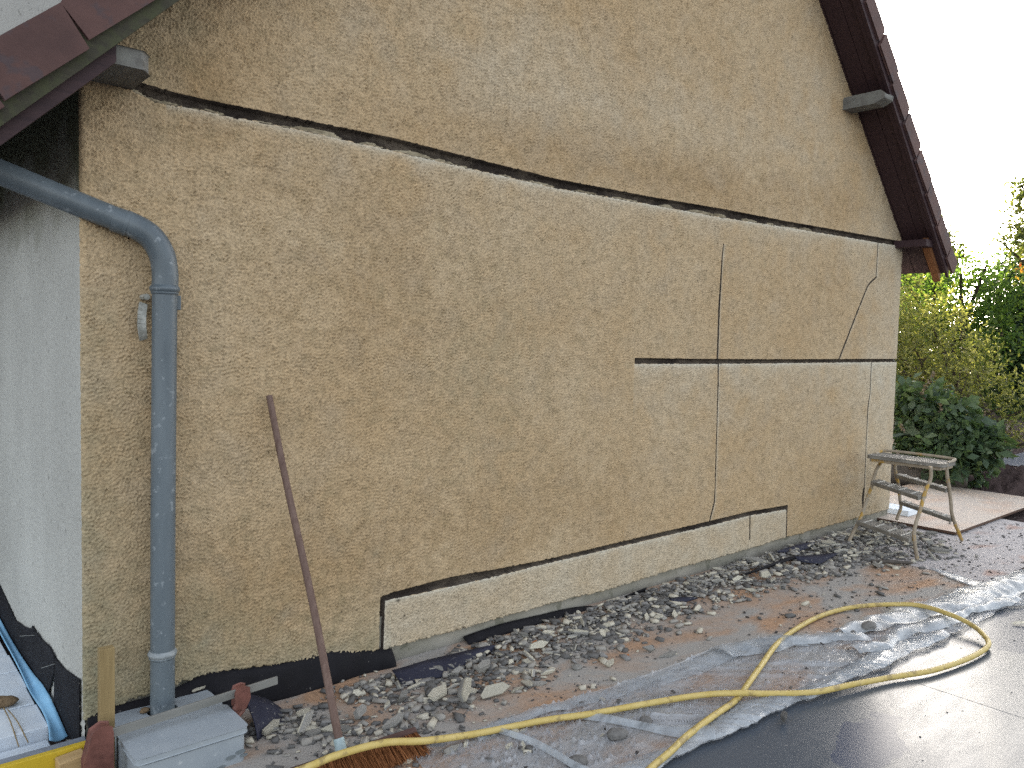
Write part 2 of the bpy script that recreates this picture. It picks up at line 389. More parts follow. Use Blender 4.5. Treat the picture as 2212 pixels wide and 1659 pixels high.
# ---------------------------------------------------------------- ground
mesh('ground', [(-60, -60, -.07), (220, -60, -.07), (220, 220, -.07), (-60, 220, -.07)], [(0, 1, 2, 3)], M_SOIL)['kind'] = 'structure'
g = mesh('path', [(11.5, -4.5, -.055), (60, -12, -.055), (60, 3.2, -.055), (12.3, .95, -.055)], [(0, 1, 2, 3)],
         simple('path_gravel', (.09, .095, .115), (.13, .135, .155), 4, world=True)); g['kind'] = 'structure'
mb = MB(); mb.box((-2, -14, -.09), (3.2394, -1.40, -.010)); mb.box((3.2406, -14, -.09), (22, -1.40, -.010))
o = mb.build('wet_floor', M_SLAB, bevel=.002); o['kind'] = 'structure'

def board(x0, x1, y0, y1, zt, th, m, label, nm='osb_panel', rot=0):
    b = MB()
    c = np.array([(x0+x1)/2, (y0+y1)/2]); R_ = np.array([[math.cos(rot), -math.sin(rot)], [math.sin(rot), math.cos(rot)]])
    q = [R_@(np.array(p)-c)+c for p in ((x0, y0), (x1, y0), (x1, y1), (x0, y1))]
    b.hexa([(*p, zt-th) for p in q]+[(*p, zt) for p in q])
    b.m = [1, 0, 1, 1, 1, 1]
    return tag(b.build(nm, [m, M_EDGE]), label, 'floor panel', 'wood strand panels laid along the wall')
board(.36, 2.826, -1.395, .018, 0, .02, M_OSB, 'dusty wood strand panel nearest the drain box, under the thick rubble')
board(2.832, 5.325, -1.395, .018, -.002, .02, M_OSB, 'dusty wood strand panel with red patches behind the hose loop')
board(5.331, 7.75, -1.355, .018, -.001, .02, M_OSB_R, 'pale dusty wood strand panel under the step stool')
board(6.62, 9.05, -.655, .62, .030, .022, M_OSB_C, 'clean raised wood strand panel lying beyond the step stool', 'strand_board')
board(4.9, 9.5, -2.6, -1.43, -.004, .004, M_OSB_R, 'pale strand panel at the right edge behind the plastic sheet') if False else None

# ---------------------------------------------------------------- the house
L = 6.826; RX = L/2
house = empty('house', (RX, 0, 0), 'house gable wall in stained ochre roughcast with long chased cuts and a tiled roof', 'house')

def fft_noise(nx, nz, dx, lo, hi, seed, ax=1.0, az=1.0):
    rg = np.random.default_rng(seed)
    a = np.fft.rfft2(rg.standard_normal((nz, nx)))
    kz = np.fft.fftfreq(nz, dx)[:, None]*az; kx = np.fft.rfftfreq(nx, dx)[None, :]*ax
    k = np.hypot(kx, kz)
    if hi < 0: a *= np.exp(-((k-lo)/-hi)**2)      # a ring of wavelengths: evenly sized grains
    else: a *= np.exp(-(k*lo)**2)*(1-np.exp(-(k*hi)**2))
    n = np.fft.irfft2(a, s=(nz, nx)); return n/n.std()
def samp(n, dx, x, z):
    fx = np.clip(x/dx, 0, n.shape[1]-1.001); fz = np.clip(z/dx, 0, n.shape[0]-1.001)
    i = fx.astype(int); j = fz.astype(int); a = fx-i; b = fz-j
    return (n[j, i]*(1-a)*(1-b)+n[j, i+1]*a*(1-b)+n[j+1, i]*(1-a)*b+n[j+1, i+1]*a*b)

def W(px, py):
    p = P(px, py, 1, 0); return float(p[0]), float(p[2])
def axis(lo, hi, step, fine):
    a = [lo]
    while a[-1] < hi:
        s_ = step
        for (c, wd, f) in fine:
            if abs(a[-1]-c) < wd: s_ = f
        a.append(a[-1]+s_)
    a[-1] = hi; return np.array(a)

up = [W(*p) for p in ((290, 178), z2a(415, 155), z2a(700, 235), z2a(1000, 300), z2a(1350, 370), z2a(1680, 440), z2a(2212, 550), (1000, 336), (1200, 386), (1400, 424), (1560, 451), (1700, 478), (1945, 521))]
lo = [W(*p) for p in (z2a(330, 195), z2a(520, 295), z2a(830, 345), z2a(1000, 385), z2a(1300, 440), z2a(1600, 500), z2a(1900, 570), z2a(2212, 640), (1200, 406), (1400, 441), (1560, 470), (1700, 491), (1945, 532))]
up = np.array(sorted(up)); lo = np.array(sorted(lo))
mu = np.array(sorted(W(*z2b(*p)) for p in ((180, 715), (500, 720), (900, 722), (1535, 720))))
ml = np.array(sorted(W(*z2b(*p)) for p in ((180, 746), (600, 746), (900, 743), (1250, 739), (1535, 736))))
lu = np.array(sorted([W(*z3(*p)) for p in ((968, 280), (985, 272), (1060, 245), (1500, 130), (1900, 60), (2212, 0))]+[W(*z2b(*p)) for p in ((570, 1560), (780, 1510), (974, 1478))]))
ll = np.array(sorted([W(*z3(*p)) for p in ((966, 318), (995, 312), (1200, 268), (1500, 203), (1700, 160), (2212, 32))]+[W(*z2b(*p)) for p in ((570, 1584), (640, 1566), (780, 1532), (974, 1499))]))
def vert(pts, wid):
    q = sorted([(W(*p)[1], W(*p)[0], w_) for p, w_ in zip(pts, wid)]); return np.array(q)
B = lambda *a: z2b(*a)
A1 = vert([B(641, 125), B(633, 200), B(618, 450), B(608, 730)], [.004, .009, .013, .012])
A2 = vert([B(613, 745), B(612, 860), B(605, 1100), B(596, 1400), B(593, 1460), B(585, 1495), B(567, 1565)], [.010, .007, .006, .006, .009, .009, .008])
B1 = vert([B(1441, 118), B(1432, 295)], [.008, .008])
B2 = vert([B(1434, 295), B(1404, 322), B(1388, 342)], [.016, .018, .014])
B3 = vert([B(1388, 342), B(1340, 460), B(1240, 720)], [.014, .013, .014])
B4 = vert([B(1407, 735), B(1400, 900), B(1389, 970), B(1380, 1150), B(1371, 1380), B(1368, 1395), B(1363, 1440), B(1362, 1490)], [.008, .007, .011, .006, .009, .024, .030, .012])
C1 = vert([z3(974, 285), z3(968, 450), z3(963, 690)], [.017, .018, .014])
D1 = vert([B(970, 1482), B(966, 1645)], [.010, .010])
E1 = vert([B(778, 1515), B(776, 1660)], [.009, .009])
sb = [(-.05, .118), (0.0, .119), (.05, .128), (.102, .149), (.25, .166), (.433, .184), (.6, .17), (.817, .141), (1.0, .112), (1.31, .084), (1.8, .078), (2.4, .082), (3.0, .07), (3.6, .085), (4.2, .08), (4.75, .085), (4.8, .09), (5.0, .092), (5.6, .09), (6.163, .094), (6.6, .092), (7, .095)]
sb = np.array(sb)

fx = [(A1[:, 1].mean(), .05, .0028), (A2[:, 1].mean(), .05, .0028), (B1[:, 1].mean(), .03, .003), (B4[:, 1].mean(), .06, .003), (C1[:, 1].mean(), .04, .004), (D1[:, 1].mean(), .03, .0035), (E1[:, 1].mean(), .03, .0035)]
xs = np.concatenate([axis(0, 3.3, .0048, fx)[:-1], axis(3.3, L, .0060, fx)]); zs = axis(0.03, 4.42, .0050, [(ml[:, 1].mean(), .05, .004)])
X, Zg = np.meshgrid(xs, zs)
ND = .004
nA = fft_noise(1720, 1120, ND, 74, -20, 1, .92, 1.08); nB = fft_noise(1720, 1120, ND, .05, .4, 2); nC = fft_noise(1720, 1120, ND, .030, .12, 3)
rough = samp(nC, ND, X, Zg)
def band(u, l, x0, x1, rg=.0016):
    return np.maximum.reduce([Zg-np.interp(X, u[:, 0], u[:, 1])+rough*rg*.4, np.interp(X, l[:, 0], l[:, 1])-Zg+rough*rg, x0-X, X-x1])
def vband(q, sl=1.0, rg=.0007):
    xc = np.interp(Zg, q[:, 0], q[:, 1]); ww = np.interp(Zg, q[:, 0], q[:, 2])*.74+.0008
    return np.maximum.reduce([(np.abs(X-xc)-ww)*sl+rough*rg, q[0, 0]-Zg, Zg-q[-1, 0]])
slB3 = math.cos(math.atan2(abs(B3[0, 1]-B3[-1, 1]), B3[-1, 0]-B3[0, 0]))
s_belt = band(up, lo, .10, 7, .002); s_mid = band(mu, ml, mu[0, 0], 7); s_low = band(lu, ll, lu[0, 0], lu[-1, 0])
cuts = [s_belt, s_mid, s_low, vband(A1), vband(A2), vband(B1), vband(B2, .7), vband(B3, slB3), vband(B4), vband(C1), vband(D1), vband(E1)]
deps = [.034, .032, .036, .034, .032, .03, .034, .034, .034, .036, .03, .03]
S = np.minimum.reduce(cuts)
Dp = np.choose(np.argmin(np.stack(cuts), 0), deps)
s_bot = np.interp(X, sb[:, 0], sb[:, 1])-Zg + rough*.003       # >0 below the render's lower edge
# snap grid points onto the cut edges
gz, gx = np.gradient(S, zs, xs); gn = np.hypot(gx, gz)+1e-6
dz_ = np.gradient(zs)[:, None]; dx_ = np.gradient(xs)[None, :]; cell = np.minimum(dx_, dz_)
near = np.abs(S) < .5*cell
Xs = np.where(near, X-np.clip(S, -.5*cell, .5*cell)*gx/gn, X); Zs = np.where(near, Zg-np.clip(S, -.5*cell, .5*cell)*gz/gn, Zg)
Ssn = np.where(near, 0, S)
nearb = (np.abs(s_bot) < .5*dz_) & ~near
Zs = np.where(nearb, Zs+s_bot, Zs)
inside = Ssn < -1e-6
amp = .0033*(1+.15*np.clip(samp(nB, ND, X, Zg), -1.5, 1.5))
Y = -amp*np.clip(samp(nA, ND, X, Zg), -2.2, 2.2) - .0009*samp(nB, ND, X, Zg)
edge = np.exp(-np.clip(Ssn, 0, None)/.008)
Y = Y*(1-.85*edge)
Y = np.where(inside, Dp-.002+.003*np.clip(samp(nC, ND, X, Zg), -2, 2), Y)
lip = inside & (s_belt < 0) & (Zg < np.interp(X, lo[:, 0], lo[:, 1])+.013+.009*np.clip(samp(nC, ND, X*.16, Zg*0+1), -1, 1.4)) & (X < 5.2)
Y = np.where(lip, .012+.004*rough, Y)
Y = np.where(s_bot > .5*dz_, .026, Y)
rc = .022
Y = Y + np.where(X < rc, rc-np.sqrt(np.clip(rc**2-(rc-X)**2, 0, None)), 0)*.8 + np.where(X > L-rc, rc-np.sqrt(np.clip(rc**2-(X-L+rc)**2, 0, None)), 0)
roofz = np.minimum(X+2.60, L-X+2.60)
# stains
lowf = fft_noise(430, 280, .016, .18, 1.2, 5); low2 = fft_noise(430, 280, .016, .06, .5, 6)
lf = samp(lowf, .016, X, Zg); l2 = samp(low2, .016, X, Zg)
def blob(px, py, rx, rz):
    c = W(px, py); return np.exp(-((X-c[0])/rx)**2-((Zg-c[1])/rz)**2)
ora = .30*blob(430, 250, .28, .3)+.55*blob(430, 160, .14, .12)+.5*blob(1150, 312, .7, .17)+.6*blob(1500, 385, 1.0, .22)+.45*blob(1800, 440, .8, .17)+.4*blob(700, 1250, .8, .35)+.35*blob(1200, 1100, 1.0, .3)+.35*blob(820, 600, .5, .6)+.25*blob(1700, 950, .6, .5)+.25*blob(1780, 620, .5, .4)+.3*blob(520, 1320, .35, .3)
ora = np.clip(1.25*ora+.16*lf+.10*l2, 0, 1)
grn = .75*np.exp(-X/.16)*(Zg < 1.75)*np.clip(1.1-Zg*.45, 0, 1)+.55*np.exp(-np.clip(Zg-.15, 0, None)/.16)*(X < 1.35)+.35*blob(420, 1380, .25, .25)+.2*blob(1050, 800, .35, .5)+.30*blob(330, 60, .2, .35)
grn = np.clip(grn+.08*l2, 0, 1)
below = np.zeros_like(X)
for s_ in (s_belt, s_mid, s_low):
    pass
dl = np.interp(X, lo[:, 0], lo[:, 1])-Zg; dm = np.interp(X, ml[:, 0], ml[:, 1])-Zg; d3 = np.interp(X, ll[:, 0], ll[:, 1])-Zg
pale = .75*np.exp(-np.abs(dl)/.018)*(dl > 0)*(X > .3)+.30*np.exp(-dl/.14)*(dl > 0)*np.clip((X-.6)/1.5, 0, 1)
inm = (X > mu[0, 0]); pale = pale+(.8*np.exp(-np.abs(dm)/.016)+.38*np.exp(-np.clip(dm, 0, 9)/.3))*(dm > 0)*inm
in3 = (X > lu[0, 0]) & (X < lu[-1, 0]); pale = pale+(.8*np.exp(-np.abs(d3)/.012)+.46)*(d3 > 0)*in3
for q, sgn in ((A1, 1), (A2, 1), (B1, 1), (B3, 1), (B4, 1), (C1, 1)):
    dd = (X-np.interp(Zg, q[:, 0], q[:, 1]))*sgn
    pale = pale+.5*np.exp(-np.abs(dd-.012)/.009)*(Zg > q[0, 0])*(Zg < q[-1, 0])
pale = pale+.40*np.clip((X-5.7)/1.1, 0, 1)+.28*blob(1150, 180, .8, .35)+.22*blob(1500, 250, .9, .3)+.25*blob(1750, 230, .5, .5)
pale = np.clip(pale+.07*lf, 0, 1)
nz_, nx_ = X.shape
V = np.stack([Xs, Y, Zs], -1).reshape(-1, 3)
idx = np.arange(nz_*nx_).reshape(nz_, nx_)
F = np.stack([idx[:-1, :-1], idx[:-1, 1:], idx[1:, 1:], idx[1:, :-1]], -1).reshape(-1, 4)
Sf = Ssn.ravel(); sbf = np.where(nearb, 0, s_bot).ravel(); rz = (Zg-roofz).ravel()
cen = Sf[F].mean(1); keep = (sbf[F].min(1) < 1e-6) & (rz[F].max(1) < .02)
ins = inside.ravel()[F].sum(1) > 0
mi_ = np.where(lip.ravel()[F].sum(1) > 2, 2, ins.astype(int))
F = F[keep]; mi_ = mi_[keep]
used = np.zeros(len(V), bool); used[F.ravel()] = True; remap = np.cumsum(used)-1
hole = np.zeros_like(X)
for (a, b, r_) in ((860, 1297, .010), (873, 1330, .008), (770, 1318, .005), (1079, 957, .006), (1376, 996, .006), (1500, 1003, .005), (738, 1322, .006), (790, 1190, .004), (1020, 905, .005)):
    c = W(a, b); hole = np.maximum(hole, np.exp(-((X-c[0])**2+((Zg-c[1])*1.3)**2)/r_**2))
stain = np.stack([ora, grn, pale, 1-hole], -1).reshape(-1, 4)[used].astype(np.float32)
gw = mesh('gable_wall', V[used], remap[F], [M_STUCCO, M_CUT, M_LEDGE], house, mi_)
ca = gw.data.color_attributes.new('stain', 'FLOAT_COLOR', 'POINT'); ca.data.foreach_set('color', stain.ravel())
mb = MB(); xa = 4.42-2.60
mb.add([(xa-.01, 0, 4.41), (L-xa+.01, 0, 4.41), (RX, 0, RX+2.6)], [(0, 1, 2)])
mb.build('gable_wall_top', M_STUCCO, house)
MB().add([(.012, .022, -.1), (L-.012, .022, -.1), (L-.012, .022, .24), (.012, .022, .24)], [(0, 1, 2, 3)]).build('plinth', M_PLINTH, house)
mb = MB(); mb.prism([(.03, -.1), (L-.03, -.1), (L-.03, 2.5), (RX, RX+2.45), (.03, 2.5)], 1, .07, 8.0); mb.build('wall_core', M_CUT, house)
# side wall (white) with the eave's shade painted greenish dark at its top
ys = np.arange(0.012, 2.9, .008); zz = np.arange(-.1, 2.62, .008)
Yg, Zw = np.meshgrid(ys, zz); nS = fft_noise(400, 400, .008, .012, .035, 9)
sx = -.0028*np.clip(samp(nS, .008, Yg, Zw), -2.2, 2.2)+np.exp(-(Yg-.012)/.006)*.006
V = np.stack([sx, Yg, Zw], -1).reshape(-1, 3); idx = np.arange(len(V)).reshape(Yg.shape)
F = np.stack([idx[:-1, 1:], idx[:-1, :-1], idx[1:, :-1], idx[1:, 1:]], -1).reshape(-1, 4)
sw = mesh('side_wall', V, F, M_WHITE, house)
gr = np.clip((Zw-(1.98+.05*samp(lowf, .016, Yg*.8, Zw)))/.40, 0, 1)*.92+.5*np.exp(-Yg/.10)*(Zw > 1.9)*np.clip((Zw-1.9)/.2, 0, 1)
at = sw.data.attributes.new('eave_shade', 'FLOAT', 'POINT'); at.data.foreach_set('value', np.clip(gr, 0, .95).astype(np.float32).ravel())
mb = MB(); mb.box((-5, 2.9, -.1), (1.6, 3.2, 7.2)); rw = mb.build('rear_wing', M_WHITE, house)
MB().add([(L, .02, -.1), (L, 8, -.1), (L, 8, 2.55), (L, .02, 2.55)], [(0, 1, 2, 3)]).build('far_side_wall', M_WHITE, house)

# roof: soffit, deck, verge boards, verge tiles
roof = empty('roof', (RX, 0, 2.6), None, None); roof.parent = house; roof.location = Vector((0, 0, 2.6)); roof.name = 'roof'
EXL, EXR = .40, .27
def slope(s, x): # left-measured x -> world x
    return x if s < 0 else L-x
def sprism(mbx, s, x0, x1, v0, v1, y0, y1, m=0):
    poly = [(x0, x0+v0), (x1, x1+v0), (x1, x1+v1), (x0, x0+v1)]
    poly = [(slope(s, a), b) for a, b in poly]
    mbx.prism(poly, 1, y0, y1, m)
for s in (-1, 1):
    EX = EXL if s < 0 else EXR
    m_ = MB()
    k = 3
    for j, (ya, yb) in enumerate(((-.285, -.155), (-.150, -.02), (-.015, 7.9))):
        sprism(m_, s, -EX+.03, RX, 2.545, 2.575, ya, yb)
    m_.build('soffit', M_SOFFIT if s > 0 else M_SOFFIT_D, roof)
    m_ = MB(); sprism(m_, s, -EX, RX+.005, 2.580, 2.735, -.27, 7.9); m_.build('roof_covering', M_TILE, roof)
    m_ = MB(); sprism(m_, s, -EX+.02, RX, 2.505, 2.70, -.312, -.288); m_.build('verge_board', M_MOSS if s < 0 else M_SOFFIT, roof)
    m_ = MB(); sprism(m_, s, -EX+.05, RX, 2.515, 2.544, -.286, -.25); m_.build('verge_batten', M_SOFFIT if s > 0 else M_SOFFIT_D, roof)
    pitch = .236 if s < 0 else .250
    off = -.043-pitch*2 if s < 0 else (L-6.208)-pitch*4
    i = 0; x = off
    while x < RX-.05:
        m_ = MB(); a, b = max(x, -EX-.02), min(x+pitch-.010, RX+.03); j1 = RNG.uniform(-.006, .006); j2 = RNG.uniform(-.004, .004)
        t0, t1 = 2.770+j1, 2.745+j1     # lower end lifted over the next tile
        sh = .075
        q = [(a, a+2.583+j2), (b, b+2.563+j2), (b-sh, b-sh+t1), (a-sh+.012, a-sh+.012+t0), (a-sh, a-sh+t0-.018)]
        q = [(slope(s, u), v) for u, v in q]
        m_.prism(q, 1, -.335+j2, -.315+j2)
        q2 = [(a-sh+.006, a-sh+t0-.018), (b-sh, b-sh+t1-.022), (b-sh, b-sh+t1-.001), (a-sh+.012, a-sh+.011+t0)]
        m_.prism([(slope(s, u), v) for u, v in q2], 1, -.316+j2, -.02)
        m_.build('verge_tile', M_TILE, roof, bevel=.006)
        x += pitch; i += 1
    # eave: rafter tails and eave board
    for y in ((-.25,) if s < 0 else (-.22, .25, .75, 1.3)):
        m_ = MB(); sprism(m_, s, -EX+.04, .05, 2.45, 2.543, y-.03, y+.03); m_.build('rafter_tail', M_RAFTER if s > 0 else M_SOFFIT, roof)
# purlin ends
pb = MB(); poly = [(.020, .02), (.172, .02), (.172, -.215), (.140, -.262), (.020, -.262)]
pb.prism(poly, 2, 2.497, 2.562); pb.build('purlin_end', M_PURLIN, house, bevel=.006)
pb = MB(); a = P(1820, 236, 1, 0); 
pb.prism([(.02, float(a[2])), (.02, float(a[2])+.085), (-.30, float(a[2])+.085), (-.335, float(a[2])+.06), (-.33, float(a[2])+.03), (-.26, float(a[2]))], 0, float(a[0]), float(a[0])+.15); pb.build('purlin_end', M_PURLIN, house, bevel=.006)
pb = MB(); pb.box((6.66, -.27, 2.505), (6.80, .02, 2.57)); pb.build('purlin_end', M_SOFFIT, house, bevel=.006)

# ---------------------------------------------------------------- downpipe
dp = empty('downpipe', (.26, -.085, .1), 'grey zinc downpipe bending round the wall corner and dropping into the drain box', 'downpipe')
pt = [(.257, -.085, .11), (.260, -.085, .9), (.267, -.085, 1.765)]
MB().tube(pt, .0445, 24).build('pipe', M_ZINC, dp, True)
el = catmull([(.267, -.085, 1.76), (.268, -.085, 1.815), (.257, -.083, 1.885), (.222, -.072, 1.948), (.165, -.055, 1.985), (.10, -.035, 2.006)], 6)
MB().tube(el, [.047]*len(el), 24).build('elbow', M_ZINC, dp, True)
MB().tube([(.135, -.046, 1.996), (-.02, -.008, 2.052), (-.24, .05, 2.135), (-.42, .10, 2.21)], .0445, 24).build('pipe', M_ZINC, dp, True)
MB().tube(el[1:4], [.0482]*3, 24).build('joint_seam', M_ZINC, dp, True) if False else None
MB().tube([(.150, -.0503, 1.9905), (.138, -.0467, 1.9946)], [.0486, .0486], 24).build('joint_seam', M_ZINC, dp, True)
def ring(c, r, h, bul, name, m):
    n = 9; pts = []; rr = []
    for k in range(n):
        t = k/(n-1); pts.append((c[0], c[1], c[2]-h/2+h*t)); rr.append(r+bul*math.sin(math.pi*t))
    MB().tube(pts, rr, 24).build(name, m, dp, True)
ring((.267, -.085, 1.757), .0465, .030, .008, 'collar', M_ZINC)
ring((.267, -.085, 1.742), .0465, .012, .003, 'collar', M_ZINC)
ring((.257, -.085, .352), .0455, .028, .008, 'collar', M_ZINC_L)
ring((.257, -.085, .338), .0455, .012, .004, 'collar', M_ZINC)
MB().tube([(.196, -.070, 2.010), (.189, -.068, 1.93)], .002, 6).build('seam_tie', M_ZINC, dp) if False else None
bk = MB()
for k in range(14):
    pass
arc = [(.262-.056-.016*math.sin(math.pi*t), -.030-.055*math.sin(math.pi*t)*.6, 1.70-.135*t) for t in np.linspace(0, 1, 10)]
for a, b in zip(arc[:-1], arc[1:]): bk.beam(a, b, .030, .008, (0, 1, 0))
bk.build('bracket', M_BRACK, dp)
MB().tube([(.212, .01, 1.725), (.210, -.06, 1.725)], .012, 8).build('bracket_bolt', M_BRACK, dp)
MB().box((.308, -.09, 1.68), (.326, .0, 1.735)).build('bracket', M_ZINC, dp, bevel=.003)

# ---------------------------------------------------------------- drain box
ZB = .13
bx = empty('drain_box', (.26, -.22, -.12), 'grey drain box with a stepped lid receiving the downpipe at the wall corner', 'drain box')
def rrect(x0, y0, x1, y1, r, n=5):
    o = []
    for cx_, cy_, a0 in ((x1-r, y1-r, 0), (x0+r, y1-r, 90), (x0+r, y0+r, 180), (x1-r, y0+r, 270)):
        for k in range(n): an = math.radians(a0+90*k/(n-1)); o.append((cx_+r*math.cos(an), cy_+r*math.sin(an)))
    return o
MB().prism(rrect(.078, -.420, .452, .000, .02), 2, -.2, ZB-.026).build('box_body', M_BOX, bx, bevel=.003)
hb = MB()   # rear cover with pipe hole: ring of quads round a circular hole
x0, x1, y0, y1 = .086, .460, -.192, -.004; cx_, cy_, rr_ = .257, -.085, .056
N = 32; ou = []; inn = []
for k in range(N):
    an = 2*math.pi*k/N; c, s_ = math.cos(an), math.sin(an)
    tx = (x1-cx_)/c if c > 1e-6 else ((x0-cx_)/c if c < -1e-6 else 9); ty = (y1-cy_)/s_ if s_ > 1e-6 else ((y0-cy_)/s_ if s_ < -1e-6 else 9)
    t = min(tx, ty); ou.append((cx_+t*c, cy_+t*s_)); inn.append((cx_+rr_*c, cy_+rr_*s_))
vv = [(*p, ZB-.006) for p in ou]+[(*p, ZB-.006) for p in inn]+[(*p, ZB-.05) for p in inn]+[(*p, ZB-.026) for p in ou]
ff = []
for k in range(N):
    k2 = (k+1) % N; ff += [(k, k2, N+k2, N+k), (N+k, N+k2, 2*N+k2, 2*N+k), (k2, k, 3*N+k, 3*N+k2)]
hb.add(vv, ff); hb.build('rear_cover', M_BOX, bx)
MB().prism([(cx_+.07*math.cos(a), cy_+.07*math.sin(a)) for a in np.linspace(0, 2*math.pi, 24, endpoint=False)], 2, ZB-.0255, ZB-.02).build('pipe_socket', M_MEMB, bx)
MB().prism(rrect(.066, -.424, .462, -.194, .022), 2, ZB-.022, ZB).build('lid', M_BOX, bx, bevel=.003)
mk = MB()
for (a, b, c) in ((.395, .085, .013), (.432, .095, .013), (.36, .06, .011), (.445, .078, .010)):
    mk.prism([(a+c*1.5*math.cos(t), b-.055+c*.6*math.sin(t)) for t in np.linspace(0, 2*math.pi, 10, endpoint=False)], 1, -.4225, -.4195)
mk.build('stamped_marks', M_DARKMARK, bx)

# ---------------------------------------------------------------- clamp, stake, beam
cl = empty('bar_clamp', (.33, -.25, .18), 'long steel bar clamp with rusty jaws resting across the drain box lid', 'clamp')
MB().beam((-.02, -.262, .172), (.655, -.245, .192), .010, .032).build('bar', M_BAR, cl, bevel=.0015)
j = MB(); j.prism([(-.055, -.2), (.026, -.2), (.026, .18), (.022, .205), (-.002, .212), (-.032, .196), (-.056, .10)], 1, -.285, -.235); j.build('fixed_jaw', M_RUST, cl, bevel=.006)
j = MB(); j.prism([(.478, .135), (.512, .13), (.528, .165), (.524, .205), (.508, .212), (.482, .208), (.474, .19)], 1, -.272, -.228); j.build('sliding_jaw', M_RUST, cl, bevel=.005)
MB().tube([(.494, -.25, .15), (.484, -.25, .125), (.470, -.25, .09)], [.014, .016, .013], 10).build('spindle', M_RUST, cl, True)
MB().tube([(.478, -.262, .095), (.505, -.235, .10), (.52, -.225, .102)], [.010, .014, .012], 10).build('handle', M_RUST, cl, True)
st = MB(); st.beam((.040, -.15, -.1), (.041, -.15, .446), .050, .034, (0, 1, 0)); tag(st.build('wooden_stake', M_STAKE, bevel=.002), 'upright sawn pine stake standing at the white wall corner beside the drain box', 'stake')
bm = MB(); bm.box((-1.6, -.085, -.12), (.012, -.058, .078)); tag(bm.build('formwork_board', M_YELLOW, bevel=.003), 'yellow formwork board lying on edge at the bottom left corner', 'formwork board')
bm = MB(); bm.box((-1.6, -.056, -.12), (.0, -.004, .07)); tag(bm.build('grey_profile', M_STEEL, bevel=.003), 'grey blue steel profile lying behind the yellow formwork board', 'steel profile')
bm = MB(); bm.hexa([(-.115, -.155, .0), (-.028, -.155, .006), (-.028, -.09, .006), (-.115, -.09, 0), (-.115, -.155, .062), (-.028, -.155, .070), (-.028, -.09, .07), (-.115, -.09, .062)]); tag(bm.build('wood_block', M_BLOCKW, bevel=.004), 'small pine offcut wedged between the yellow board and the clamp jaw', 'wood block')

# ---------------------------------------------------------------- white boards, film, membrane on the side wall
ed = [.222, .319, .574, .781, 1.0, 1.235, 1.47, 1.7, 1.95]
for k in range(8):
    a, b = ed[k]+.005, ed[k+1]-.005
    if k == 0: continue
    m_ = MB(); m_.box((-1.7, a, -.10), (-.058+RNG.uniform(-.004, .004), b, RNG.uniform(-.004, .001)))
    o = m_.build('insulation_board', M_FOAM, bevel=.004)
    nm = ['', 'nearest the yellow board', 'second from the yellow board', 'third from the yellow board', 'fourth from the yellow board', 'fifth from the yellow board', 'sixth from the yellow board', 'farthest from the yellow board'][k]
    tag(o, 'white insulation board '+nm+', left of the white wall', 'insulation board', 'white boards laid beside the white wall')
bm = MB(); bm.box((-1.7, .226, -.10), (-.062, .3165, -.055)); tag(bm.build('foam_strip', M_FOAM, bevel=.004), 'low white foam step in front of the white board rows', 'foam strip')
lf_ = [zl5(*p) for p in ((0, 590), (130, 830), (240, 1060), (330, 1200), (380, 1320), (392, 1440))]
rt_ = [zl5(*p) for p in ((0, 462), (100, 650), (250, 880), (350, 1000), (430, 1150), (540, 1410))]
A_ = [P(*p, 2, .002) for p in lf_]; B_ = [P(*p, 0, -.012) for p in rt_]
A_ = [A_[0]+(A_[0]-A_[1])*2]+A_; B_ = [B_[0]+(B_[0]-B_[1])*2]+B_
A2_ = catmull(A_, 5); B2_ = catmull(B_, 5); v = []; f = []
for i in range(len(A2_)):
    for t in np.linspace(0, 1, 6):
        p = A2_[i]*(1-t)+B2_[i]*t; p = p+np.array([0, 0, -.012*math.sin(math.pi*t)]); v.append(p)
for i in range(len(A2_)-1):
    for k in range(5): f.append((i*6+k, i*6+k+1, i*6+7+k, i*6+6+k))
o = mesh('blue_film', v, f, M_FILM, None, None, True); so_ = o.modifiers.new('t', 'SOLIDIFY'); so_.thickness = .006
tag(o, 'pale blue foam edge film running along the foot of the white wall', 'edge film')
sm = empty('wall_membrane', (0, .6, 0), 'torn black membrane stapled along the foot of the white wall', 'membrane')
def sheet_on_x(name, pts, x, m, parent, th=.004):
    q = [P(*zl5(*p), 0, x) for p in pts]
    b = MB(); b.prism([(float(a[1]), float(a[2])) for a in q], 0, x-th, x); return b.build(name, m, parent)
sheet_on_x('membrane_piece', [(-300, -420), (0, 200), (60, 330), (130, 480), (200, 530), (250, 550), (265, 522), (288, 566), (272, 800), (255, 1390), (-300, 1000)], -.004, M_MEMB, sm)
sheet_on_x('membrane_piece', [(288, 562), (340, 640), (400, 690), (440, 770), (436, 900), (395, 1050), (400, 1420), (268, 1400), (272, 760)], -.007, M_MEMB, sm)
sheet_on_x('membrane_piece', [(444, 778), (520, 870), (640, 952), (640, 1430), (430, 1430), (440, 900)], -.005, M_MEMB, sm)
for a, b in (((160, 607), (275, 600)), ((330, 862), (435, 829))):
    p, q = P(*zl5(*a), 0, -.012), P(*zl5(*b), 0, -.012); MB().tube([p, q], .0018, 6).build('staple', M_BAR, sm)
